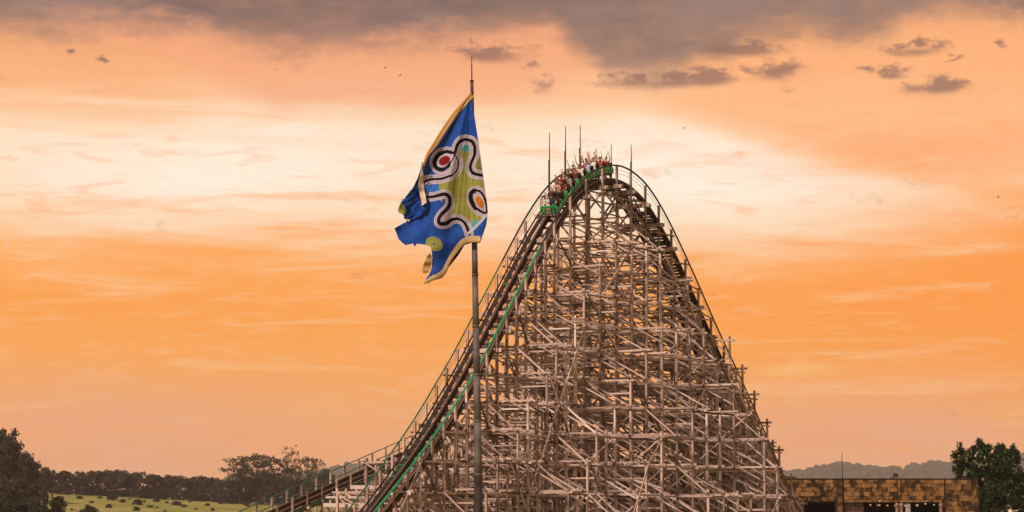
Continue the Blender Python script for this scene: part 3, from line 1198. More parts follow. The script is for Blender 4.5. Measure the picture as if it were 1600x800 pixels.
# masts at the top of the hill
for px, top, t, r in ((858, 207, FAR_T, 0.072), (883, 197, FAR_T, 0.072), (906, 195, FAR_T, 0.072), (931, 232, FAR_T, 0.072), (954.5, 225, FAR_T, 0.072), (985.8, 226, NEAR_T, 0.072)):
    ss, _ = s_of_px(px, top, t)
    b0 = pt(ss, t, zt(ss) - 0.5)
    hh = at(px, top, b0.y).z
    bm = bmesh.new()
    zz = b0.z + (hh - b0.z) * 0.62
    add_tube(bm, [b0, (b0.x, b0.y, zz)], r, 8)
    add_tube(bm, [(b0.x + 0.03, b0.y, zz - 0.1), (b0.x + 0.03, b0.y, hh)], [r * 0.6, r * 0.35], 6)
    mo = link('mast', bm_mesh('mast', bm, M['mast'], True), coaster, Matrix.Identity(4), CM)
    bm = bmesh.new()
    add_box(bm, (b0.x, b0.y - r - 0.03, zz - 0.3), (0.1, 0.06, 0.16))
    bracket = link('bracket', bm_mesh('bracket', bm, M['mast']), mo, None, None)

# ------------------------------------------------------------------ low track run at the lower left, behind the foot of the drop
def ramp_run(name, label, A, B, step, t_near, t_far, cat, posts_to_ground=True, detail=True, hand=0.95):
    """straight inclined track from A to B (rail-top points)"""
    A, B = Vector(A), Vector(B)
    d = (B - A)
    hdir = Vector((d.x, d.y, 0)).normalized()
    n = Vector((hdir.y, -hdir.x, 0))
    root = empty(name, (A.x, A.y, 0), label, cat)
    PM = Matrix.Translation((A.x, A.y, 0))
    tg = d.normalized()
    u = n.cross(tg)
    if u.z < 0: u = -u
    def path(t, up):
        return [(A + n * t + u * up, n, u), (B + n * t + u * up, n, u)]
    def vp(t, z):
        return [(A + n * t + Vector((0, 0, z)), n, u), (B + n * t + Vector((0, 0, z)), n, u)]
    for sg in (-1, 1):
        sweep('track_rail', path(sg * 0.62, -0.22), rect(0.26, 0.42), M['rail_wood'], root, PM)
        sweep('highlight_strip', path(sg * 0.62 + sg * 0.16, -0.05), rect(0.05, 0.07), M['rail_highlight'], root, PM)  # painted highlight along the rail, as on the hill
    sweep('handrail', vp(t_near, hand), octo(0.05), M['green_dk'], root, PM)
    sweep('handrail', vp(t_far, hand), octo(0.05), M['green_dk'], root, PM)
    sweep('green_kick_rail', path(t_near - 0.02, -0.60), rect(0.07, 0.13), M['green_mid'], root, PM)
    sweep('stringer', path(t_near - 0.12, -0.85), rect(0.08, 0.26), M['wood_dark'], root, PM)
    sweep('walkway_deck', path((t_near + 0.62) / 2 + 0.05, -0.5), rect(t_near - 0.75, 0.06), M['deck'], root, PM)
    L = math.hypot(d.x, d.y)
    k = 0
    q = 0.4
    while q < L:
        f = q / L
        c = A + d * f
        for t in (t_near, t_far):
            beam('post', (c.x + n.x * t, c.y + n.y * t, 0.0), (c.x + n.x * t, c.y + n.y * t, c.z + hand), 0.16, 0.16, 'wood_pale' if rb.random() < .2 else 'wood', hdir)
        for off in (-0.14, 0.14):
            p0 = c + n * (t_far - 0.3) + hdir * off; p1 = c + n * (t_near + 0.3) + hdir * off
            beam('bent_cap', (p0.x, p0.y, c.z - 0.75), (p1.x, p1.y, c.z - 0.75), 0.09, 0.26, wk())
        zz = c.z - 0.9
        while zz > 1.5:
            p0 = c + n * t_far; p1 = c + n * t_near
            zb = max(0.5, zz - 2.2)
            beam('sway_brace', (p0.x + hdir.x * .2, p0.y + hdir.y * .2, zz), (p1.x + hdir.x * .2, p1.y + hdir.y * .2, zb), 0.07, 0.16, wk())
            beam('ledger', (p0.x - hdir.x * .14, p0.y - hdir.y * .14, zb), (p1.x - hdir.x * .14, p1.y - hdir.y * .14, zb), 0.07, 0.2, wk())
            if k % 2 == 0:
                c2 = A + d * min(1, (q + step) / L)
                e0 = c + n * (t_near + .14); e1 = c2 + n * (t_near + .14)
                beam('long_brace', (e0.x, e0.y, zz + 0.2), (e1.x, e1.y, zb), 0.07, 0.17, wk())
            else:
                c2 = A + d * min(1, (q + step) / L)
                e0 = c + n * (t_near + .14); e1 = c2 + n * (t_near + .14)
                beam('long_brace', (e0.x, e0.y, zb), (e1.x, e1.y, zz + 0.3), 0.07, 0.17, wk())
            zz -= 2.2
        q += step
        k += 1
    return root, PM, n, hdir


pA = at(392, 815, 262.0)
pB = at(735, 662, 298.0)
low, LM, ln, lh = ramp_run('coaster_track_run', 'low track run with thin green handrails rising behind the foot of the drop', pA, pB, 2.6, 1.0, -1.45, 'coaster track')
for (x0, y0, x1, y1, h, yy) in ((547, 761, 603, 762, 6.0, 268), (509, 777, 592, 777, 3.2, 266), (505, 789, 581, 790, 6.0, 264)):
    p0, p1 = at(x0, y0, yy), at(x1, y1, yy)
    beam('pale_board', p0, p1, 0.08, h / F * yy, 'wood_white')
flush(low, LM)
pA = at(596, 842, 226.0)
pB = at(760, 676, 246.0)
inner, IM, inn, ih = ramp_run('coaster_track_run', 'dark track run with green rails seen through the timbers right of the drop', pA, pB, 2.3, 1.1, -1.3, 'coaster track')
flush(inner, IM)

# ------------------------------------------------------------------ the train
M['car_green'] = simple('car_green_paint', (0.012, 0.30, 0.075), 0.35, 0, 0.1, 3.0, 0.5)
M['car_lit'] = simple('car_lit_green', (0.06, 0.36, 0.10), 0.4, 0, 0.1, 3.0, 0.5)  # paler copy of the car green: light on the front faces painted in
M['car_dark'] = simple('car_chassis', (0.03, 0.025, 0.022), 0.6)
M['car_beam'] = simple('bumper_beam', (0.26, 0.18, 0.13), 0.7)
M['seat_pad'] = simple('seat_pad', (0.05, 0.018, 0.014), 0.7)
M['chrome'] = simple('lap_bar_metal', (0.35, 0.33, 0.30), 0.35, 0.8)
M['yellow'] = simple('emblem_yellow', (0.60, 0.36, 0.03), 0.5)
M['red'] = simple('emblem_red', (0.40, 0.03, 0.015), 0.5)
M['white_paint'] = simple('white_marking', (0.75, 0.75, 0.72), 0.5)


def prism_x(bm, prof, x0, x1):
    """profile of (y, z) extruded along x"""
    a = [bm.verts.new((x0, y, z)) for y, z in prof]
    b = [bm.verts.new((x1, y, z)) for y, z in prof]
    n = len(prof)
    for k in range(n):
        bm.faces.new((a[k], a[(k + 1) % n], b[(k + 1) % n], b[k]))
    bm.faces.new(a[::-1]); bm.faces.new(b)


def bev(bm, w):
    bmesh.ops.bevel(bm, geom=list(bm.edges), offset=w, segments=2, affect='EDGES', profile=0.6)


CAR = {}
bm = bmesh.new(); add_box(bm, (0, 0, 0.27), (1.15, 2.1, 0.16)); add_box(bm, (0, 0, 0.38), (1.32, 2.14, 0.10)); CAR['car'] = bm_mesh('car', bm, M['car_dark'])
bm = bmesh.new()
fp = [(-0.74, 0.34), (-0.78, 0.50), (-0.76, 0.93), (-0.70, 0.985), (0.70, 0.985), (0.76, 0.93), (0.78, 0.50), (0.74, 0.34)]
va = [bm.verts.new((x, 1.10 - 0.10 * (z - 0.34) - 0.06 * abs(x), z)) for x, z in fp]
vb = [bm.verts.new((x, 1.02 - 0.10 * (z - 0.34) - 0.06 * abs(x), z)) for x, z in fp]
for k in range(8): bm.faces.new((va[k], va[(k + 1) % 8], vb[(k + 1) % 8], vb[k]))
bm.faces.new(va); bm.faces.new(vb[::-1])
CAR['front_panel'] = bm_mesh('front_panel', bm, M['car_green'])
CAR['front_panel_lit'] = CAR['front_panel'].copy(); CAR['front_panel_lit'].materials[0] = M['car_lit']  # front panel with the lit tone put into its colour
side_prof = [(-0.46, 0.36), (-0.50, 0.62), (-0.46, 0.80), (-0.34, 0.84), (-0.22, 0.66), (-0.05, 0.60), (0.12, 0.66), (0.30, 0.93), (0.44, 0.96), (0.50, 0.88), (0.46, 0.36)]
bm = bmesh.new(); prism_x(bm, side_prof, -0.03, 0.03); CAR['side_panel'] = bm_mesh('side_panel', bm, M['car_green'])
bm = bmesh.new(); prism_x(bm, [(-0.46, 0.42), (0.12, 0.46), (0.12, 0.60), (-0.26, 0.56), (-0.36, 1.22), (-0.46, 1.22)], -0.62, 0.62); CAR['seat'] = bm_mesh('seat', bm, M['seat_pad'])
bm = bmesh.new(); add_tube(bm, [(-0.62, 0.22, 0.55), (-0.58, 0.18, 0.82), (0.58, 0.18, 0.82), (0.62, 0.22, 0.55)], 0.025, 6); CAR['lap_bar'] = bm_mesh('lap_bar', bm, M['chrome'], True)
bm = bmesh.new(); add_tube(bm, [(-0.06, 0, 0), (0.06, 0, 0)], 0.17, 14); CAR['wheel'] = bm_mesh('wheel', bm, M['car_dark'])
bm = bmesh.new(); add_box(bm, (0, 1.12, 0.24), (1.36, 0.10, 0.12)); bev(bm, 0.02); CAR['bumper'] = bm_mesh('bumper', bm, M['car_beam'])
bm = bmesh.new()
add_tube(bm, [(0, 1.065, 0.70), (0, 1.085, 0.70)], 0.15, 16); CAR['emblem'] = bm_mesh('emblem', bm, M['yellow'])
bm = bmesh.new(); add_tube(bm, [(0, 1.08, 0.70), (0, 1.095, 0.70)], 0.075, 12); CAR['emblem_center'] = bm_mesh('emblem_center', bm, M['red'])
bm = bmesh.new()
for x0, x1 in ((-0.30, -0.05), (0.05, 0.33)): add_box(bm, ((x0 + x1) / 2, 1.095, 0.46), (x1 - x0, 0.02, 0.045))
CAR['marking'] = bm_mesh('marking', bm, M['white_paint'])


def car_matrix(s):
    p, tg, n, u = frame(s)
    fwd = -tg                                            # the train runs downhill towards the viewer
    x = fwd.cross(u).normalized()
    m = Matrix((x, fwd, u)).transposed().to_4x4()
    m.translation = p + u * 0.01
    return m


CARS = []
s = s_at(851, 0.0) if False else None
# front car: its front panel shows at (844, 331)
best = min(np.arange(-16, 4, 0.05), key=lambda q: abs(proj(car_matrix(float(q)) @ Vector((0, 1.1, 0.66)))[1] - 331))
s = float(best)
for k in range(5):
    CARS.append((s, car_matrix(s)))
    step = 0.0
    while step < 2.0:                                    # next car 2.3 m back along the track
        p, tg, n, u = frame(s)
        s += 0.02 * math.hypot(tg.x, tg.y); step += 0.02
train_M = CARS[0][1]
train = empty('coaster_train', None, 'green roller coaster train full of riders coming over the top of the hill', 'train', mat=train_M)
for k, (s, cm) in enumerate(CARS):
    car = link('car', CAR['car'], train, cm @ Matrix.Diagonal((1, 0.87, 1, 1)), train_M)
    def sub(nm, key, loc=None):
        o = link(nm, CAR[key], car)
        if loc: o.location = loc
        return o
    f = sub('front_panel', 'front_panel' if k == 0 else 'front_panel_lit')
    sub('bumper', 'bumper')
    if k == 0:
        sub('emblem', 'emblem'); sub('emblem', 'emblem_center'); sub('marking', 'marking')
    for yy in (0.58, -0.52):
        for sg in (-1, 1): sub('side_panel', 'side_panel', (sg * 0.72, yy, 0))
        sub('seat', 'seat', (0, yy - 0.12, 0)); sub('lap_bar', 'lap_bar', (0, yy, 0))
    for yy in (0.75, -0.75):
        for sg in (-1, 1): sub('wheel', 'wheel', (sg * 0.56, yy, 0.17))

# ------------------------------------------------------------------ riders
SKIN = [simple('skin_%d' % i, c, 0.6, 0, 0.05) for i, c in enumerate([(0.52, 0.29, 0.19), (0.34, 0.18, 0.11), (0.60, 0.38, 0.27)])]
HAIR = [simple('hair_%d' % i, c, 0.6, 0, 0.1) for i, c in enumerate([(0.02, 0.013, 0.01), (0.05, 0.03, 0.018), (0.12, 0.07, 0.03)])]
PANTS = [simple('trousers_%d' % i, c, 0.8) for i, c in enumerate([(0.03, 0.035, 0.06), (0.05, 0.045, 0.04), (0.18, 0.15, 0.11)])]
SHC = [('white', (0.70, 0.66, 0.64)), ('dark navy', (0.035, 0.05, 0.10)), ('red', (0.34, 0.04, 0.03)), ('black', (0.025, 0.022, 0.022)), ('grey', (0.28, 0.26, 0.27)),
       ('orange', (0.55, 0.17, 0.04)), ('maroon', (0.16, 0.03, 0.03)), ('pink', (0.60, 0.30, 0.28)), ('lilac', (0.42, 0.36, 0.50))]
SHIRT = {n: simple('shirt_' + n.replace(' ', '_'), c, 0.85) for n, c in SHC}
EYE_M = simple('eye_dark', (0.02, 0.015, 0.012), 0.3)


def rider_mesh(name, arms, lean=0.0, turn=0.0):
    """seated figure: x to its left/right, y forward, z up, origin on the seat under the pelvis; arms: two elbow/wrist pairs"""
    bm = bmesh.new()
    sk = bm.verts.layers.skin.verify()
    def v(p, r, root=False):
        q = bm.verts.new(p)
        q[sk].radius = r if isinstance(r, tuple) else (r, r)
        q[sk].use_root = root
        return q
    def e(a, b): bm.edges.new((a, b))
    L = lambda z: lean * z
    pel = v((0, 0, 0.11), (0.15, 0.12), True)
    wai = v((0, L(.30), 0.30), (0.135, 0.10)); che = v((0, L(.48), 0.47), (0.165, 0.115)); ncb = v((0, L(.58), 0.585), (0.075, 0.07))
    nck = v((0, L(.66) + .01, 0.655), (0.052, 0.055)); jaw = v((0, L(.70) + .035, 0.715), (0.066, 0.075)); cra = v((0, L(.78) + .02, 0.80), (0.078, 0.095)); top = v((0, L(.84) + .01, 0.875), (0.05, 0.06))
    for a, b in ((pel, wai), (wai, che), (che, ncb), (ncb, nck), (nck, jaw), (jaw, cra), (cra, top)): e(a, b)
    for sg in (-1, 1):
        hip = v((sg * 0.10, 0.06, 0.09), 0.088); kn = v((sg * 0.13, 0.46, 0.13), 0.062); an = v((sg * 0.12, 0.52, -0.28), 0.042); toe = v((sg * 0.12, 0.66, -0.335), 0.036)
        e(pel, hip); e(hip, kn); e(kn, an); e(an, toe)
    wr = []
    for sg, (el, hd) in zip((-1, 1), arms):
        sh = v((sg * 0.19, L(.53), 0.535), 0.062); ev = v((el[0] * sg, el[1], el[2]), 0.042); hv = v((hd[0] * sg, hd[1], hd[2]), 0.03)
        d = (Vector((hd[0] * sg, hd[1], hd[2])) - Vector((el[0] * sg, el[1], el[2]))).normalized()
        pm = v(hv.co + d * 0.07, (0.040, 0.022))
        e(che, sh); e(sh, ev); e(ev, hv); e(hv, pm)
        wr.append((sg, hv.co.copy(), d))
    me = bpy.data.meshes.new(name + '_skeleton')
    bm.to_mesh(me); bm.free()
    ob = bpy.data.objects.new('tmp_body', me)
    C.objects.link(ob)
    ob.modifiers.new('skin', 'SKIN').use_smooth_shade = True
    ob.modifiers.new('sub', 'SUBSURF').levels = 1
    dg = bpy.context.evaluated_depsgraph_get()
    body = bpy.data.meshes.new_from_object(ob.evaluated_get(dg))
    bpy.data.objects.remove(ob)
    bm = bmesh.new()
    bm.from_mesh(body)
    sh_z = 0.60
    for f in bm.faces:
        c = f.calc_center_median()
        if c.z < 0.10 or (c.y > 0.17 and c.z < 0.22): f.material_index = 2
        elif c.z < sh_z and abs(c.x) < 0.22: f.material_index = 1
        else:
            f.material_index = 0
            for sg in (-1, 1):
                if (c - Vector((sg * 0.19, L(.53), 0.535))).length < 0.15 and abs(c.x) > 0.09: f.material_index = 1
        if c.z < -0.25: f.material_index = 3
        f.smooth = True
    n0 = len(bm.faces)
    def addm(fn, mi):
        k0 = len(bm.faces)
        fn()
        bm.faces.ensure_lookup_table()
        for f in list(bm.faces)[k0:]: f.material_index = mi
    # fingers, nose, eyes, ears
    for sg, w, d in wr:
        ref = Vector((0, 1, 0)) if abs(d.y) < 0.8 else Vector((0, 0, 1))
        sd = d.cross(ref).normalized(); fr = sd.cross(d)
        for q, (o, ln_) in enumerate(((-0.033, 0.062), (-0.011, 0.078), (0.011, 0.074), (0.033, 0.058))):
            b0 = w + d * 0.095 + sd * o
            addm(lambda: add_tube(bm, [b0, b0 + d * ln_ * 0.55 + sd * o * 0.3, b0 + d * ln_ + fr * 0.018 + sd * o * 0.4], [0.010, 0.009, 0.006], 5), 0)
        b0 = w + d * 0.045 - sd * 0.036 * sg
        addm(lambda: add_tube(bm, [b0, b0 - sd * sg * 0.03 + d * 0.025, b0 - sd * sg * 0.04 + d * 0.06], [0.012, 0.010, 0.007], 5), 0)
    hy = L(.78) + .02
    addm(lambda: add_tube(bm, [(0, hy + 0.085, 0.80), (0, hy + 0.112, 0.765), (0, hy + 0.085, 0.755)], [0.008, 0.016, 0.010], 5), 0)
    for sg in (-1, 1):
        addm(lambda: add_ico(bm, (sg * 0.032, hy + 0.082, 0.80), 0.012, 1, (1.2, .6, .7)), 3)
        addm(lambda: add_ico(bm, (sg * 0.082, hy - 0.005, 0.785), 0.024, 1, (.4, .7, 1.2)), 0)
    addm(lambda: add_ico(bm, (0, hy + 0.078, 0.735), 0.018, 1, (1.4, .5, .5)), 4)
    body.name = name
    body.materials.clear()
    for q in (SKIN[0], SHIRT['white'], PANTS[0], EYE_M, M['red']): body.materials.append(q)
    bm.to_mesh(body); bm.free()
    return body


def hair_mesh(name, lean, long):
    bm = bmesh.new()
    res = bmesh.ops.create_icosphere(bm, subdivisions=3, radius=1.0)
    hy = lean * .78 + .02
    kill = [v for v in bm.verts if (v.co.y > 0.25 and v.co.z < 0.35) or v.co.z < (-1.1 if long else -0.35)]
    bmesh.ops.delete(bm, geom=kill, context='VERTS')
    for v in bm.verts:
        s_ = 1 + 0.06 * math.sin(v.co.x * 17 + v.co.z * 13)
        v.co = Vector((v.co.x * 0.100 * s_, v.co.y * 0.118 * s_ + hy - 0.012, v.co.z * (0.115 if v.co.z > 0 else (0.26 if long else 0.12)) + 0.815))
    r = bmesh.ops.solidify(bm, geom=list(bm.faces), thickness=0.012)
    return bm_mesh(name, bm, HAIR[0], True)


POSES = {
    'both_up': ([((0.31, 0.08, 0.83), (0.26, 0.10, 1.15)), ((0.30, 0.06, 0.83), (0.30, 0.08, 1.16))], -0.02),
    'wide_up': ([((0.43, 0.08, 0.74), (0.60, 0.12, 1.04)), ((0.36, 0.05, 0.82), (0.38, 0.08, 1.13))], 0.0),
    'left_up': ([((0.28, 0.06, 0.80), (0.24, 0.10, 1.15)), ((0.27, 0.16, 0.34), (0.16, 0.36, 0.36))], 0.02),
    'right_up': ([((0.27, 0.16, 0.34), (0.16, 0.36, 0.36)), ((0.30, 0.04, 0.83), (0.32, 0.08, 1.15))], 0.02),
    'bar': ([((0.27, 0.14, 0.33), (0.18, 0.36, 0.37)), ((0.27, 0.14, 0.33), (0.18, 0.36, 0.37))], 0.06),
    'bent_up': ([((0.36, 0.10, 0.62), (0.27, 0.18, 0.86)), ((0.36, 0.10, 0.62), (0.30, 0.16, 0.87))], 0.0),
}
BODY = {k: rider_mesh('rider_' + k, v[0], v[1]) for k, v in POSES.items()}
HAIRM = {(k, lg): hair_mesh('hair_' + k, POSES[k][1], lg) for k in POSES for lg in (0, 1)}
# car, row, side (+1 = the rider seen on the left), pose, shirt, long hair
riders = [
    (0, 0, 1, 'right_up', 'dark navy', 1), (0, 0, -1, 'bar', 'white', 0), (0, 1, 1, 'bent_up', 'black', 0), (0, 1, -1, 'left_up', 'maroon', 0),
    (1, 0, 1, 'right_up', 'maroon', 1), (1, 0, -1, 'bar', 'pink', 0), (1, 1, 1, 'right_up', 'grey', 0), (1, 1, -1, 'bent_up', 'red', 1),
    (2, 0, 1, 'bent_up', 'maroon', 0), (2, 0, -1, 'bent_up', 'black', 1), (2, 1, 1, 'wide_up', 'white', 0), (2, 1, -1, 'right_up', 'maroon', 0),
    (3, 0, 1, 'both_up', 'lilac', 0), (3, 0, -1, 'both_up', 'red', 0), (3, 1, 1, 'both_up', 'white', 0), (3, 1, -1, 'both_up', 'dark navy', 1),
    (4, 0, 1, 'wide_up', 'red', 0), (4, 0, -1, 'both_up', 'black', 0), (4, 1, 1, 'both_up', 'maroon', 0), (4, 1, -1, 'right_up', 'grey', 0)]
ptxt = {'both_up': 'both arms stretched up', 'wide_up': 'arms flung wide and up', 'left_up': 'one arm raised', 'right_up': 'one arm raised', 'bar': 'hands on the lap bar', 'bent_up': 'bent arms raised'}
cn = ['front', 'second', 'third', 'fourth', 'last']
for i, (ci, row, sd, pose, shirt, lg) in enumerate(riders):
    s, cm = CARS[ci]
    yy = ((0.58, -0.52)[row] - 0.16) * 0.87
    mw = cm @ Matrix.Translation((sd * -0.30, yy, 0.68)) @ Matrix.Rotation(rb.uniform(-.12, .12), 4, 'Z') @ Matrix.Scale(rb.uniform(1.12, 1.2), 4)
    o = link('person', BODY[pose], None, mw)
    cols = [SKIN[i % 3], SHIRT[shirt], PANTS[(i * 2) % 3]]
    for q, mm in enumerate(cols):
        o.material_slots[q].link = 'OBJECT'
        o.material_slots[q].material = mm
    side = 'left' if sd > 0 else 'right'
    tag(o, 'rider in %s shirt, %s, %s side of %s row, %s car' % (shirt, ptxt[pose], side, ('first', 'rear')[row], cn[ci]), 'person', 'riders in the coaster train')
    h = link('hair', HAIRM[(pose, lg)], o)
    h.material_slots[0].link = 'OBJECT'
    h.material_slots[0].material = HAIR[(i * 5 + 1) % 3 if i % 4 else 0]

# ------------------------------------------------------------------ flagpole
PY = 106.0
M['pole'] = simple('weathered_pole_paint', (0.105, 0.085, 0.078), 0.6, 0.1, 0.25, 1.6)
M['pole_top'] = simple('rusty_pole_top', (0.07, 0.035, 0.026), 0.7, 0, 0.25, 2.0)
M['pole_low'] = simple('dark_pole_foot', (0.028, 0.017, 0.014), 0.7, 0, 0.3, 3.0)
segs = [(737.3, 128, 5.0), (738.2, 190, 6.4), (740.2, 330, 8.4), (741.5, 385, 9.0), (742.3, 432, 9.4), (743.6, 512, 10.4), (744.9, 588, 11.0), (746.2, 660, 11.6), (747.2, 744, 12.4)]
foot = at(748.6, 850, PY)
pole = empty('flagpole', (foot.x, foot.y, 0), 'tall weathered grey flagpole with dark foot, standing in front of the coaster', 'flagpole')
PLM = Matrix.Translation((foot.x, foot.y, 0))
for k in range(len(segs) - 1):
    (x0, y0, w0), (x1, y1, w1) = segs[k], segs[k + 1]
    bm = bmesh.new()
    p0, p1 = at(x0, y0, PY), at(x1, y1, PY)
    mw_ = lambda w: w / F * PY / 2
    add_tube(bm, [p1, p0], [mw_(w1) * 1.0, mw_(w0) * 0.985], 20)
    if k > 2: add_tube(bm, [p1 + Vector((0, 0, 0.02)), p1 + Vector((0, 0, 0.10))], mw_(w1) + 0.012, 20)
    link('pole_section', bm_mesh('pole_section', bm, M['pole_top'] if k < 2 else M['pole'], True), pole, Matrix.Identity(4), PLM)
bm = bmesh.new()
p0 = at(747.2, 744, PY)
add_tube(bm, [(foot.x, foot.y, 0), p0], [0.19, 0.172], 20)
link('pole_foot', bm_mesh('pole_foot', bm, M['pole_low'], True), pole, Matrix.Identity(4), PLM)
bm = bmesh.new()
p0, p1 = at(737.3, 128, PY), at(737.0, 86, PY)
add_tube(bm, [p0, p0.lerp(p1, 0.06)], 0.075, 12)
add_tube(bm, [p0, p0.lerp(p1, 0.45), p1], [0.024, 0.020, 0.010], 8)
add_ico(bm, tuple(p0.lerp(p1, 0.62)), 0.035, 2)
link('spike', bm_mesh('spike', bm, M['mast'], True), pole, Matrix.Identity(4), PLM)

# ------------------------------------------------------------------ flag
def cloth_material():
    m, t, b = mat_base('printed_flag_cloth', 0.75, 0.2)
    at_ = t.nodes.new('ShaderNodeAttribute')
    at_.attribute_name = 'print'
    g = t.nodes.new('ShaderNodeNewGeometry')
    n = t.nodes.new('ShaderNodeTexNoise')
    n.inputs['Scale'].default_value = 5.0
    n.inputs['Detail'].default_value = 6
    t.links.new(g.outputs['Position'], n.inputs['Vector'])
    hs = t.nodes.new('ShaderNodeHueSaturation')
    NX.nt = t
    t.links.new((NX(n.outputs[0]) * 0.5 + 0.75).s, hs.inputs['Value'])
    t.links.new(at_.outputs['Color'], hs.inputs['Color'])
    t.links.new(hs.outputs[0], b.inputs['Base Color'])
    tr = t.nodes.new('ShaderNodeBsdfTranslucent')
    t.links.new(hs.outputs[0], tr.inputs['Color'])
    mx = t.nodes.new('ShaderNodeMixShader')
    mx.inputs[0].default_value = 0.4
    t.links.new(b.outputs[0], mx.inputs[1]); t.links.new(tr.outputs[0], mx.inputs[2])
    t.links.new(mx.outputs[0], t.nodes['Material Output'].inputs['Surface'])
    return m


M['cloth'] = cloth_material()


def inside(px, py, poly):
    r = np.zeros(px.shape, bool)
    n = len(poly)
    for i in range(n):
        x0, y0 = poly[i]; x1, y1 = poly[(i + 1) % n]
        c = ((y0 > py) != (y1 > py)) & (px < (x1 - x0) * (py - y0) / (y1 - y0 + 1e-9) + x0)
        r ^= c
    return r


def smooth_line(pts, closed=False, n=10):
    pts = [np.array(p, float) for p in pts]
    res = []
    N = len(pts)
    rng_ = range(N if closed else N - 1)
    for i in rng_:
        g = lambda k: pts[k % N] if closed else pts[min(max(k, 0), N - 1)]
        p0, p1, p2, p3 = g(i - 1), g(i), g(i + 1), g(i + 2)
        for t in np.linspace(0, 1, n, endpoint=False):
            res.append(0.5 * ((2 * p1) + (-p0 + p2) * t + (2 * p0 - 5 * p1 + 4 * p2 - p3) * t * t + (-p0 + 3 * p1 - 3 * p2 + p3) * t ** 3))
    if not closed: res.append(pts[-1])
    return np.array(res)


def dist_line(px, py, ln):
    d = np.full(px.shape, 1e9)
    for a, b in zip(ln[:-1], ln[1:]):
        ab = b - a
        t = np.clip(((px - a[0]) * ab[0] + (py - a[1]) * ab[1]) / (ab @ ab + 1e-9), 0, 1)
        d = np.minimum(d, np.hypot(px - a[0] - t * ab[0], py - a[1] - t * ab[1]))
    return d


def L3(r, g, b): return np.array(lin(r, g, b)[:3])


BLUE, NAVY, LIME, OLIVE = L3(36, 86, 176), L3(16, 34, 84), L3(170, 170, 84), L3(138, 132, 74)
LILAC, BLACK, CREAM, OCHRE = L3(206, 196, 210), L3(14, 12, 16), L3(236, 206, 150), L3(206, 150, 62)
TEAL, RED, ORANGE, GREYL = L3(96, 172, 176), L3(140, 20, 22), L3(204, 128, 30), L3(150, 134, 150)
curA = smooth_line([(655, 291), (662, 286), (671, 281), (690, 280), (704, 276), (713, 268), (716.5, 256), (712.5, 245.5), (706, 239.5), (696, 237), (686, 242), (679.5, 252), (681, 261),
                    (689, 265.5), (699, 262), (707, 252), (711, 240), (715, 227), (722, 220), (730, 218), (738, 222), (742, 232), (741, 244), (735.5, 256), (736, 266), (744, 273), (764, 275.5)])
curB = smooth_line([(656, 311), (665, 309), (678, 308), (694, 305), (702, 309), (703, 320), (698, 329), (690, 337), (685.5, 345), (688, 351), (698, 350), (706, 344), (716, 342), (725, 347), (730, 356), (733, 366)])
curE = smooth_line([(738, 299.5), (746, 298.5), (754, 304), (759, 316), (761, 329), (758, 333.5), (750, 330), (741, 322), (736, 312), (735.6, 304)], True)
curE = np.vstack([curE, curE[:1]])
curW = smooth_line([(731, 365), (745, 353), (760, 337)])
lime = [(712, 244), (716, 226), (742, 226), (743, 240), (752, 241), (764, 275), (766, 335), (756, 343), (742, 356), (731, 357), (722, 343), (706, 344), (690, 348), (686, 345),
        (702, 322), (702, 310), (696, 305), (690, 318), (686, 310), (686, 286), (700, 279), (713, 268), (716, 255)]


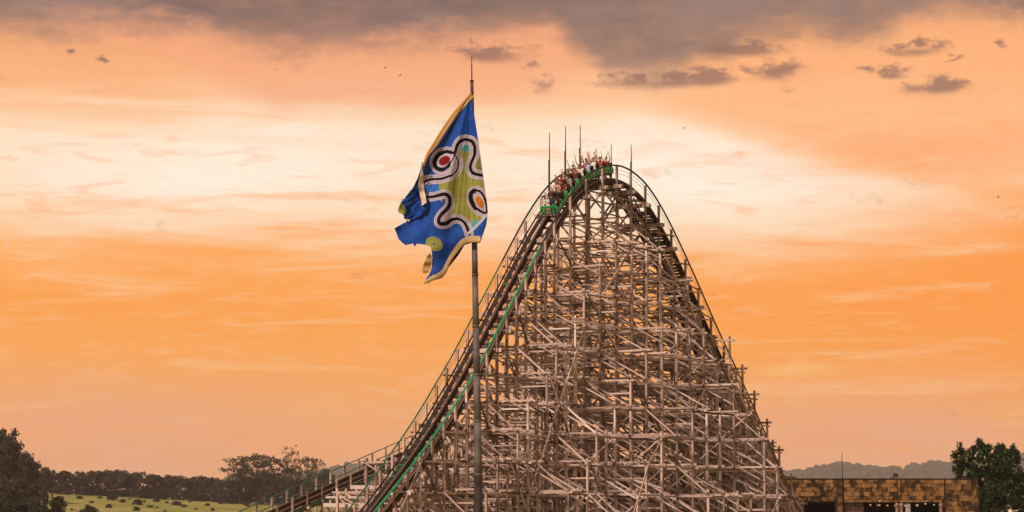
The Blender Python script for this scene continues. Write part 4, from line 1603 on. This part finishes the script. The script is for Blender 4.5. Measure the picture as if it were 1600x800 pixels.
def flag_print(px, py):
    n = px.size
    c = np.tile(BLUE, (n, 1))
    q = 0.06 * np.sin(px * 0.21 + py * 0.13) + 0.05 * np.sin(py * 0.31 - px * 0.11)
    c = c * (1 + q)[:, None]
    m = (px < 687) & (py > 284) & (py < 306); c[m] = L3(60, 120, 205)
    m = inside(px, py, lime)
    c[m] = LIME
    th = np.arctan2(px - 735, py - 146)
    st = 0.5 + 0.5 * np.sin(th * 150)
    c[m] = LIME * (0.78 + 0.24 * st[m])[:, None]
    m2 = m & (px > 738) & (py < 282); c[m2] = OLIVE
    m3 = m & (py < 236.5); c[m3] = TEAL
    m3 = m & (py > 344.5) & (px > 736); c[m3] = TEAL
    m3 = m & (py > 336) & (px < 707); c[m3] = ORANGE
    # lilac-white bands with a black core
    for ln, wmax in ((curA, 7.6), (curB, 7.2), (curE, 7.0)):
        d = dist_line(px, py, ln)
        m = d < wmax; c[m] = LILAC
        m = (d > 4.4) & (d < 5.3); c[m] = GREYL
        if ln is curA:
            k = np.where((px < 712) & (py > 236) & (py < 270) & (px - 690 < 6), 3.3, 2.5)
            k = np.where((px < 708) & (py > 273), 2.0, k)
            k = np.where((px > 703) & (px < 719) & (py > 242) & (py < 275), 1.0, k)
        elif ln is curB:
            k = 2.6 + 0.5 * np.sin(px * 0.12)
        else:
            k = np.where(px < 744, 3.6, 1.8)
        m = d < k; c[m] = BLACK
    d = dist_line(px, py, curW); m = d < 2.0; c[m] = LILAC
    # eyes
    def ell(cx, cy, rx, ry, a, colr):
        ca, sa = math.cos(a), math.sin(a)
        x, y = (px - cx) * ca + (py - cy) * sa, -(px - cx) * sa + (py - cy) * ca
        c[(x / rx) ** 2 + (y / ry) ** 2 < 1] = colr
    ell(694.5, 251.5, 12.0, 9.6, -0.5, LILAC); ell(694.5, 251.5, 9.6, 7.4, -0.5, GREYL); ell(694.5, 251.5, 9.0, 6.6, -0.45, RED)
    d = dist_line(px, py, curA[55:150]); m = d < 2.9; c[m & (px < 704) & (py < 268) & (py > 235)] = BLACK
    ell(749.5, 316.5, 12.0, 7.2, 1.1, LILAC); ell(749.5, 316.5, 10.4, 5.2, 1.1, ORANGE)
    # lime rosette
    for r, colr in ((13.5, LIME), (11.0, OLIVE), (9.2, LIME), (6.6, OLIVE), (5.0, LIME), (2.3, BLUE)):
        ell(678.5, 382.5, r, r * 0.82, 0.5, colr)
    for r, colr in ((9.5, LIME), (7.0, OLIVE), (5.4, LIME), (3.0, OLIVE)):
        ell(629, 327, r, r * 0.6, 1.0, colr)
    return c


def flag_depth(px, py):
    r = np.hypot(px - 735, py - 146)
    th = np.arctan2(735 - px, py - 146)
    amp = np.clip(r / 120, 0.05, 1.0)
    d = 0.16 * amp * np.sin(th * 17 + 0.6) + 0.035 * amp * np.sin(th * 41 + r * 0.01) + 0.006 * np.sin(th * 95) * amp
    low = np.clip((py - 300) / 80, 0, 1)
    d += low * (0.10 * np.sin((px * 0.8 - py * 0.6) * 0.10) + 0.05 * np.sin((px * 0.5 + py * 0.9) * 0.17))
    d += 0.008 * np.sin(px * 0.37 + 2 * np.sin(py * 0.11)) * (0.5 + 0.5 * np.sin(py * 0.06))
    # belly of the cloth, blown to the left and towards the viewer
    d += -0.30 * np.clip((762 - px) / 120, 0, 1) ** 1.3
    return d


def cloth_piece(name, poly, depth, colour, parent, PM, step=0.55, smooth=True):
    poly = smooth_line(poly, True, 6) if smooth else np.array(poly, float)
    x0, y0 = poly.min(0) - 1; x1, y1 = poly.max(0) + 1
    gx = np.arange(x0, x1, step); gy = np.arange(y0, y1, step)
    cx, cy = np.meshgrid(gx[:-1] + step / 2, gy[:-1] + step / 2)
    rag = np.clip((690 - cx) / 30, 0, 1) * np.clip((cy - 300) / 20, 0, 1)
    tear = np.clip(np.sin(cx * 0.31 + 1.7 * np.sin(cy * 0.23)) * 1.4, 0, 1)
    wx = cx + rag * tear * (0.9 * np.sin(cy * 1.1 + 2 * np.sin(cx * 0.6)))
    wy = cy + rag * tear * (1.0 * np.sin(cx * 0.9 + 2 * np.sin(cx * 0.37 + cy * 0.5)))
    msk = inside(wx.ravel(), wy.ravel(), [tuple(p) for p in poly]).reshape(cx.shape)
    GX, GY = np.meshgrid(gx, gy)
    idx = -np.ones(GX.shape, int)
    jj, ii = np.nonzero(msk)
    use = np.zeros(GX.shape, bool)
    for a, b in ((0, 0), (1, 0), (0, 1), (1, 1)): use[jj + a, ii + b] = True
    idx[use] = np.arange(use.sum())
    px, py = GX[use], GY[use]
    dpt = PY - 0.42 + depth(px, py)
    u, v = (px - 800) / F, (400 - py) / F
    dyv, dzv = CP - v * SP, SP + v * CP
    k = (PY - 0.42) / dyv
    V = np.stack([u * k, dpt, EYE + dzv * k], 1)
    Fc = np.stack([idx[jj, ii], idx[jj + 1, ii], idx[jj + 1, ii + 1], idx[jj, ii + 1]], 1)
    me = mesh(name, V.tolist(), Fc.tolist(), M['cloth'], True)
    ca = me.color_attributes.new('print', 'FLOAT_COLOR', 'POINT')
    rgba = np.ones((len(px), 4)); rgba[:, :3] = np.clip(colour(px, py), 0, 1)
    ca.data.foreach_set('color', rgba.ravel())
    o = link(name, me, parent, Matrix.Identity(4), PM)
    md = o.modifiers.new('thickness', 'SOLIDIFY')
    md.thickness = 0.008
    return o


main_poly = [(735.5, 146), (738.5, 166), (742, 186), (748, 224), (752.5, 258), (757, 290), (761, 318), (762.5, 334), (760, 352), (755, 366), (750, 380),
             (738, 379), (725, 383), (712, 397), (703, 412), (699, 424), (691, 435), (676, 440), (664, 445.5), (666, 437), (671, 430), (675, 420), (676, 406), (675, 394), (673, 387), (667, 384), (652, 382.5),
             (648, 386), (646, 382), (633, 383.5), (623, 374), (617, 358), (629, 351), (645, 342), (652, 339), (658, 330), (662, 318), (661, 300), (660, 280), (661, 262), (667, 242), (678, 224), (694, 197), (712, 172)]
FM0 = at(735.5, 146, PY - 0.42)
FPM = Matrix.Translation(FM0)
flag = empty('flag', FM0, 'torn blue flag with black and white looping lines and lime patches, flying from the flagpole', 'flag')
cloth_piece('cloth', main_poly, flag_depth, flag_print, flag, FPM, smooth=False)


def band(line, w, side):
    ln = smooth_line(line)
    t = np.gradient(ln, axis=0); t /= np.linalg.norm(t, axis=1)[:, None]
    nrm = np.stack([-t[:, 1], t[:, 0]], 1) * side
    ww = np.interp(np.linspace(0, 1, len(ln)), np.linspace(0, 1, len(w)), w)[:, None]
    return np.vstack([ln, (ln + nrm * ww)[::-1]])


hem = band([(735.3, 146), (712, 172), (694, 197), (678, 224), (667, 242), (660.5, 262)], [7, 8, 9, 8, 5, 3], -1)
def hem_col(px, py):
    c = np.tile(CREAM * 0.85, (px.size, 1))
    d = dist_line(px, py, smooth_line([(735.3, 146), (712, 172), (694, 197), (678, 224), (667, 242), (660.5, 262)]))
    c[d < 3.8] = OCHRE
    c[(d > 3.6) & (d < 4.3)] = OCHRE * 0.35
    return c
cloth_piece('hem', hem, lambda x, y: flag_depth(x, y) - 0.03, hem_col, flag, FPM, 0.45, False)
hem2 = band([(664, 445.5), (676, 440), (691, 435), (699, 424), (703, 412), (712, 397), (725, 383), (738, 379), (750, 379.5)], [3, 7, 9, 7, 6, 7, 9, 10, 10], -1)
def hem2_col(px, py):
    c = np.tile(CREAM * 0.9, (px.size, 1))
    d = dist_line(px, py, smooth_line([(664, 445.5), (676, 440), (691, 435), (699, 424), (703, 412), (712, 397), (725, 383), (738, 379), (750, 379.5)]))
    c[(d > 2.2) & (d < 2.8)] = OCHRE * 0.5
    c[d < 1.4] = OCHRE * 0.6
    return c
cloth_piece('hem', hem2, lambda x, y: flag_depth(x, y) - 0.03, hem2_col, flag, FPM, 0.45, False)
flap = [(661, 256), (656, 274), (648, 292), (640, 304), (630, 315), (624, 327), (622.5, 331), (626, 335), (631, 338), (634, 344), (645, 343.5), (655, 339), (664, 332), (670, 322), (666, 305), (663, 285)]
def flap_depth(x, y):
    return flag_depth(x, y) - 0.12 + 0.06 * np.sin(x * 0.22 + 2.6 * np.sin(y * 0.09)) + 0.05 * np.sin(y * 0.27 - x * 0.2 + 1.5 * np.sin(x * 0.13)) + 0.02 * np.sin((x + y) * 0.5 + 2 * np.sin(y * 0.2))
def flap_col(x, y):
    c = np.tile(BLUE, (x.size, 1))
    for r, colr in ((10.5, LIME), (8.0, OLIVE), (6.4, LIME), (4.0, OLIVE)):
        xx, yy = (x - 627) * 0.6 + (y - 328) * 0.8, -(x - 627) * 0.8 + (y - 328) * 0.6
        c[(xx / r) ** 2 + (yy / (r * 0.6)) ** 2 < 1] = colr
    return c
cloth_piece('torn_flap', flap, flap_depth, flap_col, flag, FPM, 0.5)
cloth_piece('loose_strip', [(660.5, 258), (658, 276), (655, 290), (655, 297), (657.5, 310), (660, 322.5), (667, 319), (665, 306), (662.5, 294), (662.5, 278)], lambda x, y: flag_depth(x, y) - 0.34 + 0.03 * np.sin(y * 0.4),
            lambda x, y: np.tile(L3(240, 218, 186), (x.size, 1)), flag, FPM, 0.5, False)
cloth_piece('folded_corner', [(726, 382), (714, 389), (705, 402), (701, 418), (708, 408), (717, 396)], lambda x, y: flag_depth(x, y) + 0.10,
            lambda x, y: np.tile(NAVY, (x.size, 1)), flag, FPM, 0.5, False)
cloth_piece('loose_strip', [(673, 397), (667, 404), (662, 415), (659, 424), (662, 427.5), (668, 428), (673, 421), (676, 408)], lambda x, y: flag_depth(x, y) - 0.05 + 0.04 * np.sin(y * 0.5),
            lambda x, y: np.tile(L3(190, 150, 96), (x.size, 1)), flag, FPM, 0.5, False)
bm = bmesh.new()
add_tube(bm, [at(737.5, 143, PY), at(736, 147, PY - 0.38)], 0.02, 6)
add_tube(bm, [at(742, 376, PY), at(748, 376, PY - 0.40)], 0.02, 6)
link('halyard', bm_mesh('halyard', bm, M['wire']), flag, Matrix.Identity(4), FPM)

# ------------------------------------------------------------------ stone building on the right
BY = 262.0
def stone_mat(name, c1, c2, c3):
    m, t, b = mat_base(name, 0.9, 0.15)
    NX.nt = t
    g = t.nodes.new('ShaderNodeNewGeometry')
    oi = t.nodes.new('ShaderNodeObjectInfo')
    def nz(s, d=6):
        q = t.nodes.new('ShaderNodeTexNoise')
        q.inputs['Scale'].default_value = s
        q.inputs['Detail'].default_value = d
        q.inputs['Roughness'].default_value = 0.65
        t.links.new(g.outputs['Position'], q.inputs['Vector'])
        return NX(q.outputs[0])
    c = mixc(NX(oi.outputs['Random']), (*c1, 1), (*c2, 1))
    c = mixc(sstep(nz(1.9) + (NX(oi.outputs['Random']) - 0.5) * 0.2, 0.42, 0.62) * 0.85, c, (*c3, 1))
    hs = t.nodes.new('ShaderNodeHueSaturation')
    t.links.new(c, hs.inputs['Color'])
    t.links.new((nz(7.0, 4) * 1.2 + 0.35).s, hs.inputs['Value'])
    t.links.new(hs.outputs[0], b.inputs['Base Color'])
    bp = t.nodes.new('ShaderNodeBump')
    bp.inputs['Strength'].default_value = 0.6
    bp.inputs['Distance'].default_value = 0.05
    t.links.new(nz(5.0, 5).s, bp.inputs['Height'])
    t.links.new(bp.outputs[0], b.inputs['Normal'])
    return m


M['stone'] = stone_mat('ochre_stone', (0.26, 0.13, 0.044), (0.115, 0.057, 0.022), (0.014, 0.008, 0.005))
M['mortar'] = simple('dark_joint', (0.035, 0.020, 0.012), 0.95)
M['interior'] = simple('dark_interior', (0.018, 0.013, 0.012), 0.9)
M['red_frame'] = simple('red_frame', (0.16, 0.035, 0.022), 0.6)
M['glass'] = simple('dark_glass', (0.03, 0.02, 0.018), 0.12, 0, 0.05, 1.0, 0.5)
M['pale_stone'] = simple('pale_finial_stone', (0.24, 0.14, 0.095), 0.8)
M['grey_panel'] = simple('grey_notice_panel', (0.26, 0.23, 0.20), 0.7, 0, 0.2, 8.0)


def emis(name, rgb, st):
    m, t, b = mat_base(name, 0.5)
    b.inputs['Base Color'].default_value = (*rgb, 1)
    b.inputs['Emission Color'].default_value = (*rgb, 1)
    b.inputs['Emission Strength'].default_value = st
    return m


M['lamp'] = emis('warm_lamp', (1.0, 0.5, 0.13), 0.55)
M['lamp2'] = emis('white_lamp', (1.0, 0.7, 0.36), 0.6)
BX = lambda px: at(px, 780, BY).x
BZ = lambda py: at(1380, py, BY).z
bx0, bx1, bz1 = BX(1224), BX(1529), BZ(748.5)
bld = empty('stone_building', ((bx0 + bx1) / 2, BY, 0), 'low flat-roofed building of brown stone blocks with dark openings, right of the coaster', 'building')
BM = Matrix.Translation(((bx0 + bx1) / 2, BY, 0))
zo = BZ(785.0)                                            # top of the openings
opens = [(BX(1255), BX(1306)), (BX(1319), BX(1471))]
depth = 9.0


def bpart(name, fn, mat, parent=None, smooth=False):
    bm = bmesh.new(); fn(bm)
    o = link(name, bm_mesh(name, bm, mat, smooth), parent or bld, Matrix.Identity(4), BM if parent is None else None)
    if parent is not None: o.matrix_parent_inverse = Matrix.Identity(4)
    return o


def core(bm):
    T = 0.5
    y0 = BY + 0.06
    xs = [bx0] + [q for o in opens for q in o] + [bx1]
    for a, b in zip(xs[0::2], xs[1::2]): add_box(bm, ((a + b) / 2, y0 + T / 2, bz1 / 2), (b - a, T, bz1))
    for a, b in opens: add_box(bm, ((a + b) / 2, y0 + T / 2, (zo + bz1) / 2), (b - a, T, bz1 - zo))
    add_box(bm, (bx0 + T / 2, BY + depth / 2 + T / 2 + 0.06, bz1 / 2), (T, depth - T, bz1))
    add_box(bm, (bx1 - T / 2, BY + depth / 2 + T / 2 + 0.06, bz1 / 2), (T, depth - T, bz1))
    add_box(bm, ((bx0 + bx1) / 2, BY + depth + 0.06 + T / 2, bz1 / 2), (bx1 - bx0, T, bz1))


bpart('wall', core, M['mortar'])
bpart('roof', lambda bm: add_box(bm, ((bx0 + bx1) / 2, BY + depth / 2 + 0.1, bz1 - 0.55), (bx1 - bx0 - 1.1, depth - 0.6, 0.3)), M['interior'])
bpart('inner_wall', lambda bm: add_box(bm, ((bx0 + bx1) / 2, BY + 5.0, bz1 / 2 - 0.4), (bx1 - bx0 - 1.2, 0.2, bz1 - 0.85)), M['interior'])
# stone blocks, laid in courses; each is its own piece
rs = random.Random(8)
stone_me = []
for k in range(5):
    bm = bmesh.new()
    vs = add_box(bm, (0, 0, 0), (1, 1, 1))
    for v in vs: v.co += Vector((rs.uniform(-.025, .025), rs.uniform(-.05, .05), rs.uniform(-.025, .025)))
    bmesh.ops.bevel(bm, geom=list(bm.edges), offset=0.03, segments=1, affect='EDGES')
    stone_me.append(bm_mesh('stone_block', bm, M['stone']))


def lay(x0, x1, z0, z1, rows, wmin, wmax):
    hs_ = [rs.uniform(0.8, 1.25) for _ in range(rows)]
    tot = sum(hs_)
    z = z0
    for r in range(rows):
        h = (z1 - z0) * hs_[r] / tot
        x = x0
        while x < x1 - 0.02:
            w = rs.uniform(wmin, wmax)
            if x1 - x - w < wmin * 0.7: w = x1 - x
            d = rs.uniform(0.10, 0.17)
            mw = Matrix.Translation((x + w / 2, BY + 0.04 - d / 2 + 0.03, z + h / 2)) @ Matrix.Diagonal((w - 0.03, d, h - 0.03, 1))
            link('stone_block', rs.choice(stone_me), bld, mw, BM)
            x += w
        z += h


cols_ = [(bx0, BX(1307.5)), (BX(1318.5), BX(1402)), (BX(1409), BX(1476)), (BX(1478), bx1)]
lay(bx0, BX(1307.5), zo + 0.12, bz1 - 0.06, 5, 0.28, 0.72)
lay(BX(1308.5), BX(1317.0), 0.0, bz1 - 0.06, 13, 0.2, 0.6)
lay(BX(1318.5), BX(1402), zo + 0.25, bz1 - 0.06, 5, 0.28, 0.72)
lay(BX(1403), BX(1407.5), zo + 0.02, bz1 - 0.04, 3, 0.2, 0.4)
lay(BX(1409), BX(1475.5), zo + 0.25, bz1 - 0.06, 5, 0.28, 0.72)
lay(BX(1478), bx1, 0.0, bz1 - 0.06, 15, 0.4, 0.85)
lay(bx0, BX(1255), 0.0, zo + 0.1, 6, 0.6, 1.1)
bpart('lintel', lambda bm: add_box(bm, ((opens[1][0] + opens[1][1]) / 2, BY - 0.02, zo + 0.12), (opens[1][1] - opens[1][0], 0.14, 0.2)), M['stone'])
bpart('coping', lambda bm: add_box(bm, ((bx0 + bx1) / 2, BY + 0.22, bz1 + 0.03), (bx1 - bx0 + 0.1, 0.62, 0.07)), M['mortar'])
# glazed panel with red frames on the left of the wide opening
gx0, gx1 = BX(1319.5), BX(1350)
gl = bpart('glazed_panel', lambda bm: add_box(bm, ((gx0 + gx1) / 2, BY + 0.55, zo / 2), (gx1 - gx0, 0.04, zo)), M['glass'])
def frames(bm):
    for x in (gx0 + 0.05, (gx0 + gx1) / 2, gx1 - 0.05): add_box(bm, (x, BY + 0.5, zo / 2), (0.09, 0.07, zo))
    for z in (zo - 0.9, zo - 2.2): add_box(bm, ((gx0 + gx1) / 2, BY + 0.495, z), (gx1 - gx0, 0.06, 0.09))
bpart('red_frame', frames, M['red_frame'])
for px, py, r, mk in ((1346, 789, 0.15, 'lamp'), (1360, 789, 0.085, 'lamp2'), (1371.5, 789.5, 0.08, 'lamp'), (1374.5, 789.3, 0.08, 'lamp2'), (1386.5, 789.8, 0.10, 'lamp'),
                      (1398.5, 790, 0.08, 'lamp2'), (1413.5, 790, 0.08, 'lamp2'), (1433, 789.5, 0.13, 'lamp'), (1446, 787.2, 0.09, 'lamp2'), (1459.3, 788.8, 0.08, 'lamp2'), (1375, 782.5, 0.06, 'lamp2')):
    yy = BY + (0.9 if py > 784 else -0.2)
    p = at(px, py, yy)
    bm = bmesh.new(); add_ico(bm, tuple(p), r, 2, (1, 1, 0.8))
    lo = link('lamp', bm_mesh('lamp', bm, M[mk], True), bld, Matrix.Identity(4), BM)
    bm = bmesh.new()
    if py > 784: add_tube(bm, [(p.x, p.y, p.z + r * 0.7), (p.x, p.y, bz1 - 0.7)], 0.015, 5)
    else: add_box(bm, (p.x, BY - 0.1, p.z), (0.05, 0.2, 0.05))
    h = link('lamp_stem', bm_mesh('lamp_stem', bm, M['mast']), lo)
# round-topped pale posts and a grey panel standing in the wide opening
for px, lab in ((1401.5, 'round-topped pale post, left one of the pair in the wide dark opening'), (1408.3, 'round-topped pale post, right one of the pair in the wide dark opening'),
                (1470, 'round-topped pale post at the right end of the wide dark opening')):
    yy = BY - 0.45
    p = at(px, 788.5, yy)
    bm = bmesh.new()
    add_tube(bm, [(p.x, p.y, 0), (p.x, p.y, p.z - 0.35)], [0.2, 0.15], 12)
    add_tube(bm, [(p.x, p.y, p.z - 0.36), (p.x, p.y, p.z - 0.26)], 0.2, 12)
    e = link('round_topped_post', bm_mesh('post_shaft', bm, M['pale_stone'], False))
    tag(e, lab, 'post', 'round-topped posts of the building')
    bm = bmesh.new(); add_ico(bm, (p.x, p.y, p.z - 0.04), 0.2, 3, (1, 1, 1.15)); link('ball_finial', bm_mesh('ball_finial', bm, M['pale_stone'], True), e)
p0, p1 = at(1414.6, 787.2, BY - 0.25), at(1422.2, 787.2, BY - 0.25)
bm = bmesh.new(); add_box(bm, ((p0.x + p1.x) / 2, BY - 0.25, p0.z / 2), (p1.x - p0.x, 0.12, p0.z))
tag(link('notice_panel', bm_mesh('notice_panel', bm, M['grey_panel'])), 'tall pale grey panel beside the pair of round-topped posts', 'panel')
# mast and floodlight
p = at(1315.7, 706, BY - 0.25)
bm = bmesh.new(); add_tube(bm, [(p.x, BY - 0.25, 0), (p.x, BY - 0.25, bz1), (p.x, BY - 0.25, p.z)], [0.05, 0.045, 0.022], 8)
tag(link('mast', bm_mesh('thin_mast', bm, M['mast'], True)), 'thin dark mast fixed to the front of the stone building', 'mast')
p = at(1399.5, 742.5, BY + 0.1)
fl = empty('floodlight', (p.x, p.y, bz1 + 0.06), 'small black floodlight on the roof edge of the stone building', 'floodlight')
FLM = Matrix.Translation((p.x, p.y, bz1 + 0.06))
bm = bmesh.new(); add_box(bm, (p.x, p.y, p.z), (0.46, 0.22, 0.36), Matrix.Rotation(0.2, 3, 'Y')); bev(bm, 0.02)
link('housing', bm_mesh('housing', bm, M['mast']), fl, Matrix.Identity(4), FLM)
bm = bmesh.new(); add_box(bm, (p.x, p.y - 0.13, p.z), (0.30, 0.04, 0.2), Matrix.Rotation(0.2, 3, 'Y'))
link('lens', bm_mesh('lens', bm, M['glass']), fl, Matrix.Identity(4), FLM)
bm = bmesh.new(); add_box(bm, (p.x - 0.22, p.y, (bz1 + 0.06 + p.z) / 2), (0.06, 0.08, p.z - bz1)); add_box(bm, (p.x - 0.32, p.y, bz1 + 0.10), (0.36, 0.25, 0.09))
link('bracket', bm_mesh('bracket', bm, M['mast']), fl, Matrix.Identity(4), FLM)

# ------------------------------------------------------------------ trees and kiosk right of the building
def near_tree(name, label, px, yd, top_py, wpx, seed, n_clump, leaf, shape_pts, base_z=0.0):
    x = at(px, 780, yd).x
    e = empty(name, (x, yd, base_z), label, 'tree')
    rgx = np.random.default_rng(seed)
    V, cs = [], []
    sc = yd / F
    for (cx, cy, rx, ry, cnt) in shape_pts:               # lobes given in photo pixels, filled in depth too
        for i in range(cnt):
            d = rgx.normal(size=3); d /= np.linalg.norm(d)
            q = rgx.random() ** 0.45
            c = np.array([(cx - px) * sc + d[0] * q * rx * sc, d[1] * q * rx * sc * 0.9, at(px, cy, yd).z - base_z + d[2] * q * ry * sc])
            if c[2] < 0.8: continue
            cs.append(c)
            nl = 46
            dd = rgx.normal(size=(nl, 3)); dd /= np.linalg.norm(dd, axis=1)[:, None]
            cr_ = rgx.uniform(0.25, 0.5)
            p = c + dd * (rgx.random((nl, 1)) ** 0.5) * cr_
            u = rgx.normal(size=(nl, 3)) + np.array([0, 0, 0.8]); u /= np.linalg.norm(u, axis=1)[:, None]
            w = np.cross(u, rgx.normal(size=(nl, 3))); w /= np.linalg.norm(w, axis=1)[:, None]
            s_ = leaf * rgx.uniform(0.6, 1.3, (nl, 1))
            V.append(np.stack([p - u * s_, p - w * s_ * 0.45, p + u * s_, p + w * s_ * 0.45], 1).reshape(-1, 3))
    V = np.concatenate(V)
    Fc = [(i, i + 1, i + 2, i + 3) for i in range(0, len(V), 4)]
    link('crown', mesh('crown', V.tolist(), Fc, M['leaf_green']), e)
    bm = bmesh.new()
    H = max(c[2] for c in cs)
    pts = [Vector((0, 0, -0.1)), Vector((0.1, 0, H * 0.22)), Vector((-0.05, 0.1, H * 0.42)), Vector((0.05, 0, H * 0.65))]
    add_tube(bm, pts, [0.28, 0.22, 0.16, 0.09], 9)
    for i in range(0, len(cs), max(1, len(cs) // 26)):
        c = Vector(cs[i]); b0 = pts[1].lerp(pts[3], min(1, max(0, (c.z / H - 0.35) * 1.4)))
        add_tube(bm, [b0, b0.lerp(c, 0.5) + Vector((0, 0, 0.2)), c], [0.07, 0.05, 0.02], 5)
    link('trunk', bm_mesh('trunk', bm, M['bark'], True), e)
    return e


near_tree('leafy_tree', 'dense dark green leafy tree at the right edge behind the stone building', 1540, 277.0, 690, 112, 91, 0, 0.17,
          [(1512, 748, 24, 26, 46), (1540, 745, 34, 34, 80), (1572, 748, 32, 34, 80), (1548, 785, 50, 26, 90), (1592, 770, 18, 30, 40), (1500, 728, 8, 12, 9), (1493, 714, 4, 7, 4), (1507, 712, 5, 9, 5), (1501, 701, 4, 6, 4),
           (1519, 712, 6, 12, 8), (1521, 702, 4, 6, 3), (1533, 708, 6, 16, 12), (1534, 694, 4.5, 7, 6), (1545, 712, 5, 13, 7), (1544, 698, 4, 6, 4), (1556, 718, 8, 10, 9), (1578, 712, 6, 9, 8), (1586, 705, 5, 8, 6), (1588, 716, 8, 10, 8), (1565, 728, 20, 12, 24)])
near_tree('round_tree', 'dark tree with a smooth round top showing above the leafy tree', 1565, 330.0, 695, 20, 92, 0, 0.22,
          [(1565, 707, 9, 10, 60), (1566, 740, 14, 30, 40)])
near_tree('leafy_tree', 'dark leafy tree cut by the right edge of the picture', 1608, 290.0, 730, 40, 93, 0, 0.2,
          [(1606, 765, 14, 26, 50), (1612, 790, 26, 30, 60)])
ky = 300.0
kx = at(1578, 790, ky).x
kz = at(1578, 787.5, ky).z
kio = empty('kiosk', (kx, ky, 0), 'small cream kiosk glimpsed under the tree at the right edge', 'kiosk')
M['cream'] = simple('cream_wall', (0.75, 0.60, 0.42), 0.8)
bm = bmesh.new(); add_box(bm, (0, 0, kz / 2), (2.6, 2.2, kz)); link('wall', bm_mesh('kiosk_wall', bm, M['cream']), kio)
bm = bmesh.new()
a = [bm.verts.new(p) for p in ((-1.5, -1.3, kz), (1.5, -1.3, kz), (1.5, 1.3, kz), (-1.5, 1.3, kz))]; t_ = bm.verts.new((0, 0, kz + 0.7))
for k in range(4): bm.faces.new((a[k], a[(k + 1) % 4], t_))
bm.faces.new(a[::-1]); link('roof', bm_mesh('kiosk_roof', bm, M['mortar']), kio)

# ------------------------------------------------------------------ birds far off
bm = bmesh.new()
add_tube(bm, [(0, -0.35, 0), (0, -0.1, 0.02), (0, 0.2, 0.02), (0, 0.42, 0.03)], [0.02, 0.10, 0.09, 0.03], 6)
for sg in (-1, 1):
    q = [bm.verts.new(p) for p in ((0, 0.16, 0.04), (sg * 0.45, 0.22, 0.20), (sg * 0.95, 0.02, 0.12), (sg * 0.45, -0.06, 0.17), (0, -0.1, 0.04))]
    bm.faces.new(q)
bird_me = bm_mesh('bird', bm, M['mast'])
for px, py, lab in ((432, 108, 'tiny dark bird high in the salmon sky, left of the flag'), (602, 106, 'tiny dark bird above the other one just left of the flag'), (625, 118, 'tiny dark bird nearest to the flag'),
                    (1069, 200, 'tiny dark bird right of the hilltop masts'), (1560, 308, 'tiny dark bird at the far right of the sky')):
    o = link('bird', bird_me)
    o.location = at(px, py, 900.0)
    o.rotation_euler = (0.1, 0.25, rs.uniform(0, 6))
    tag(o, lab, 'bird', 'birds in the sky')

# ------------------------------------------------------------------ haze
bm = bmesh.new()
add_box(bm, (0, 0, 102), (15600, 15600, 216))
hm = bpy.data.materials.new('haze_air')
hm.use_nodes = True
t = hm.node_tree
t.nodes.clear()
o_ = t.nodes.new('ShaderNodeOutputMaterial')
pv = t.nodes.new('ShaderNodeVolumePrincipled')
pv.inputs['Color'].default_value = (1.0, 0.84, 0.79, 1)
pv.inputs['Density'].default_value = 0.00008
pv.inputs['Anisotropy'].default_value = 0.1
t.links.new(pv.outputs[0], o_.inputs['Volume'])
hz_o = link('haze', bm_mesh('haze', bm, hm))
tag(hz_o, 'thin evening haze in the air over the whole place', 'haze', kind='stuff')
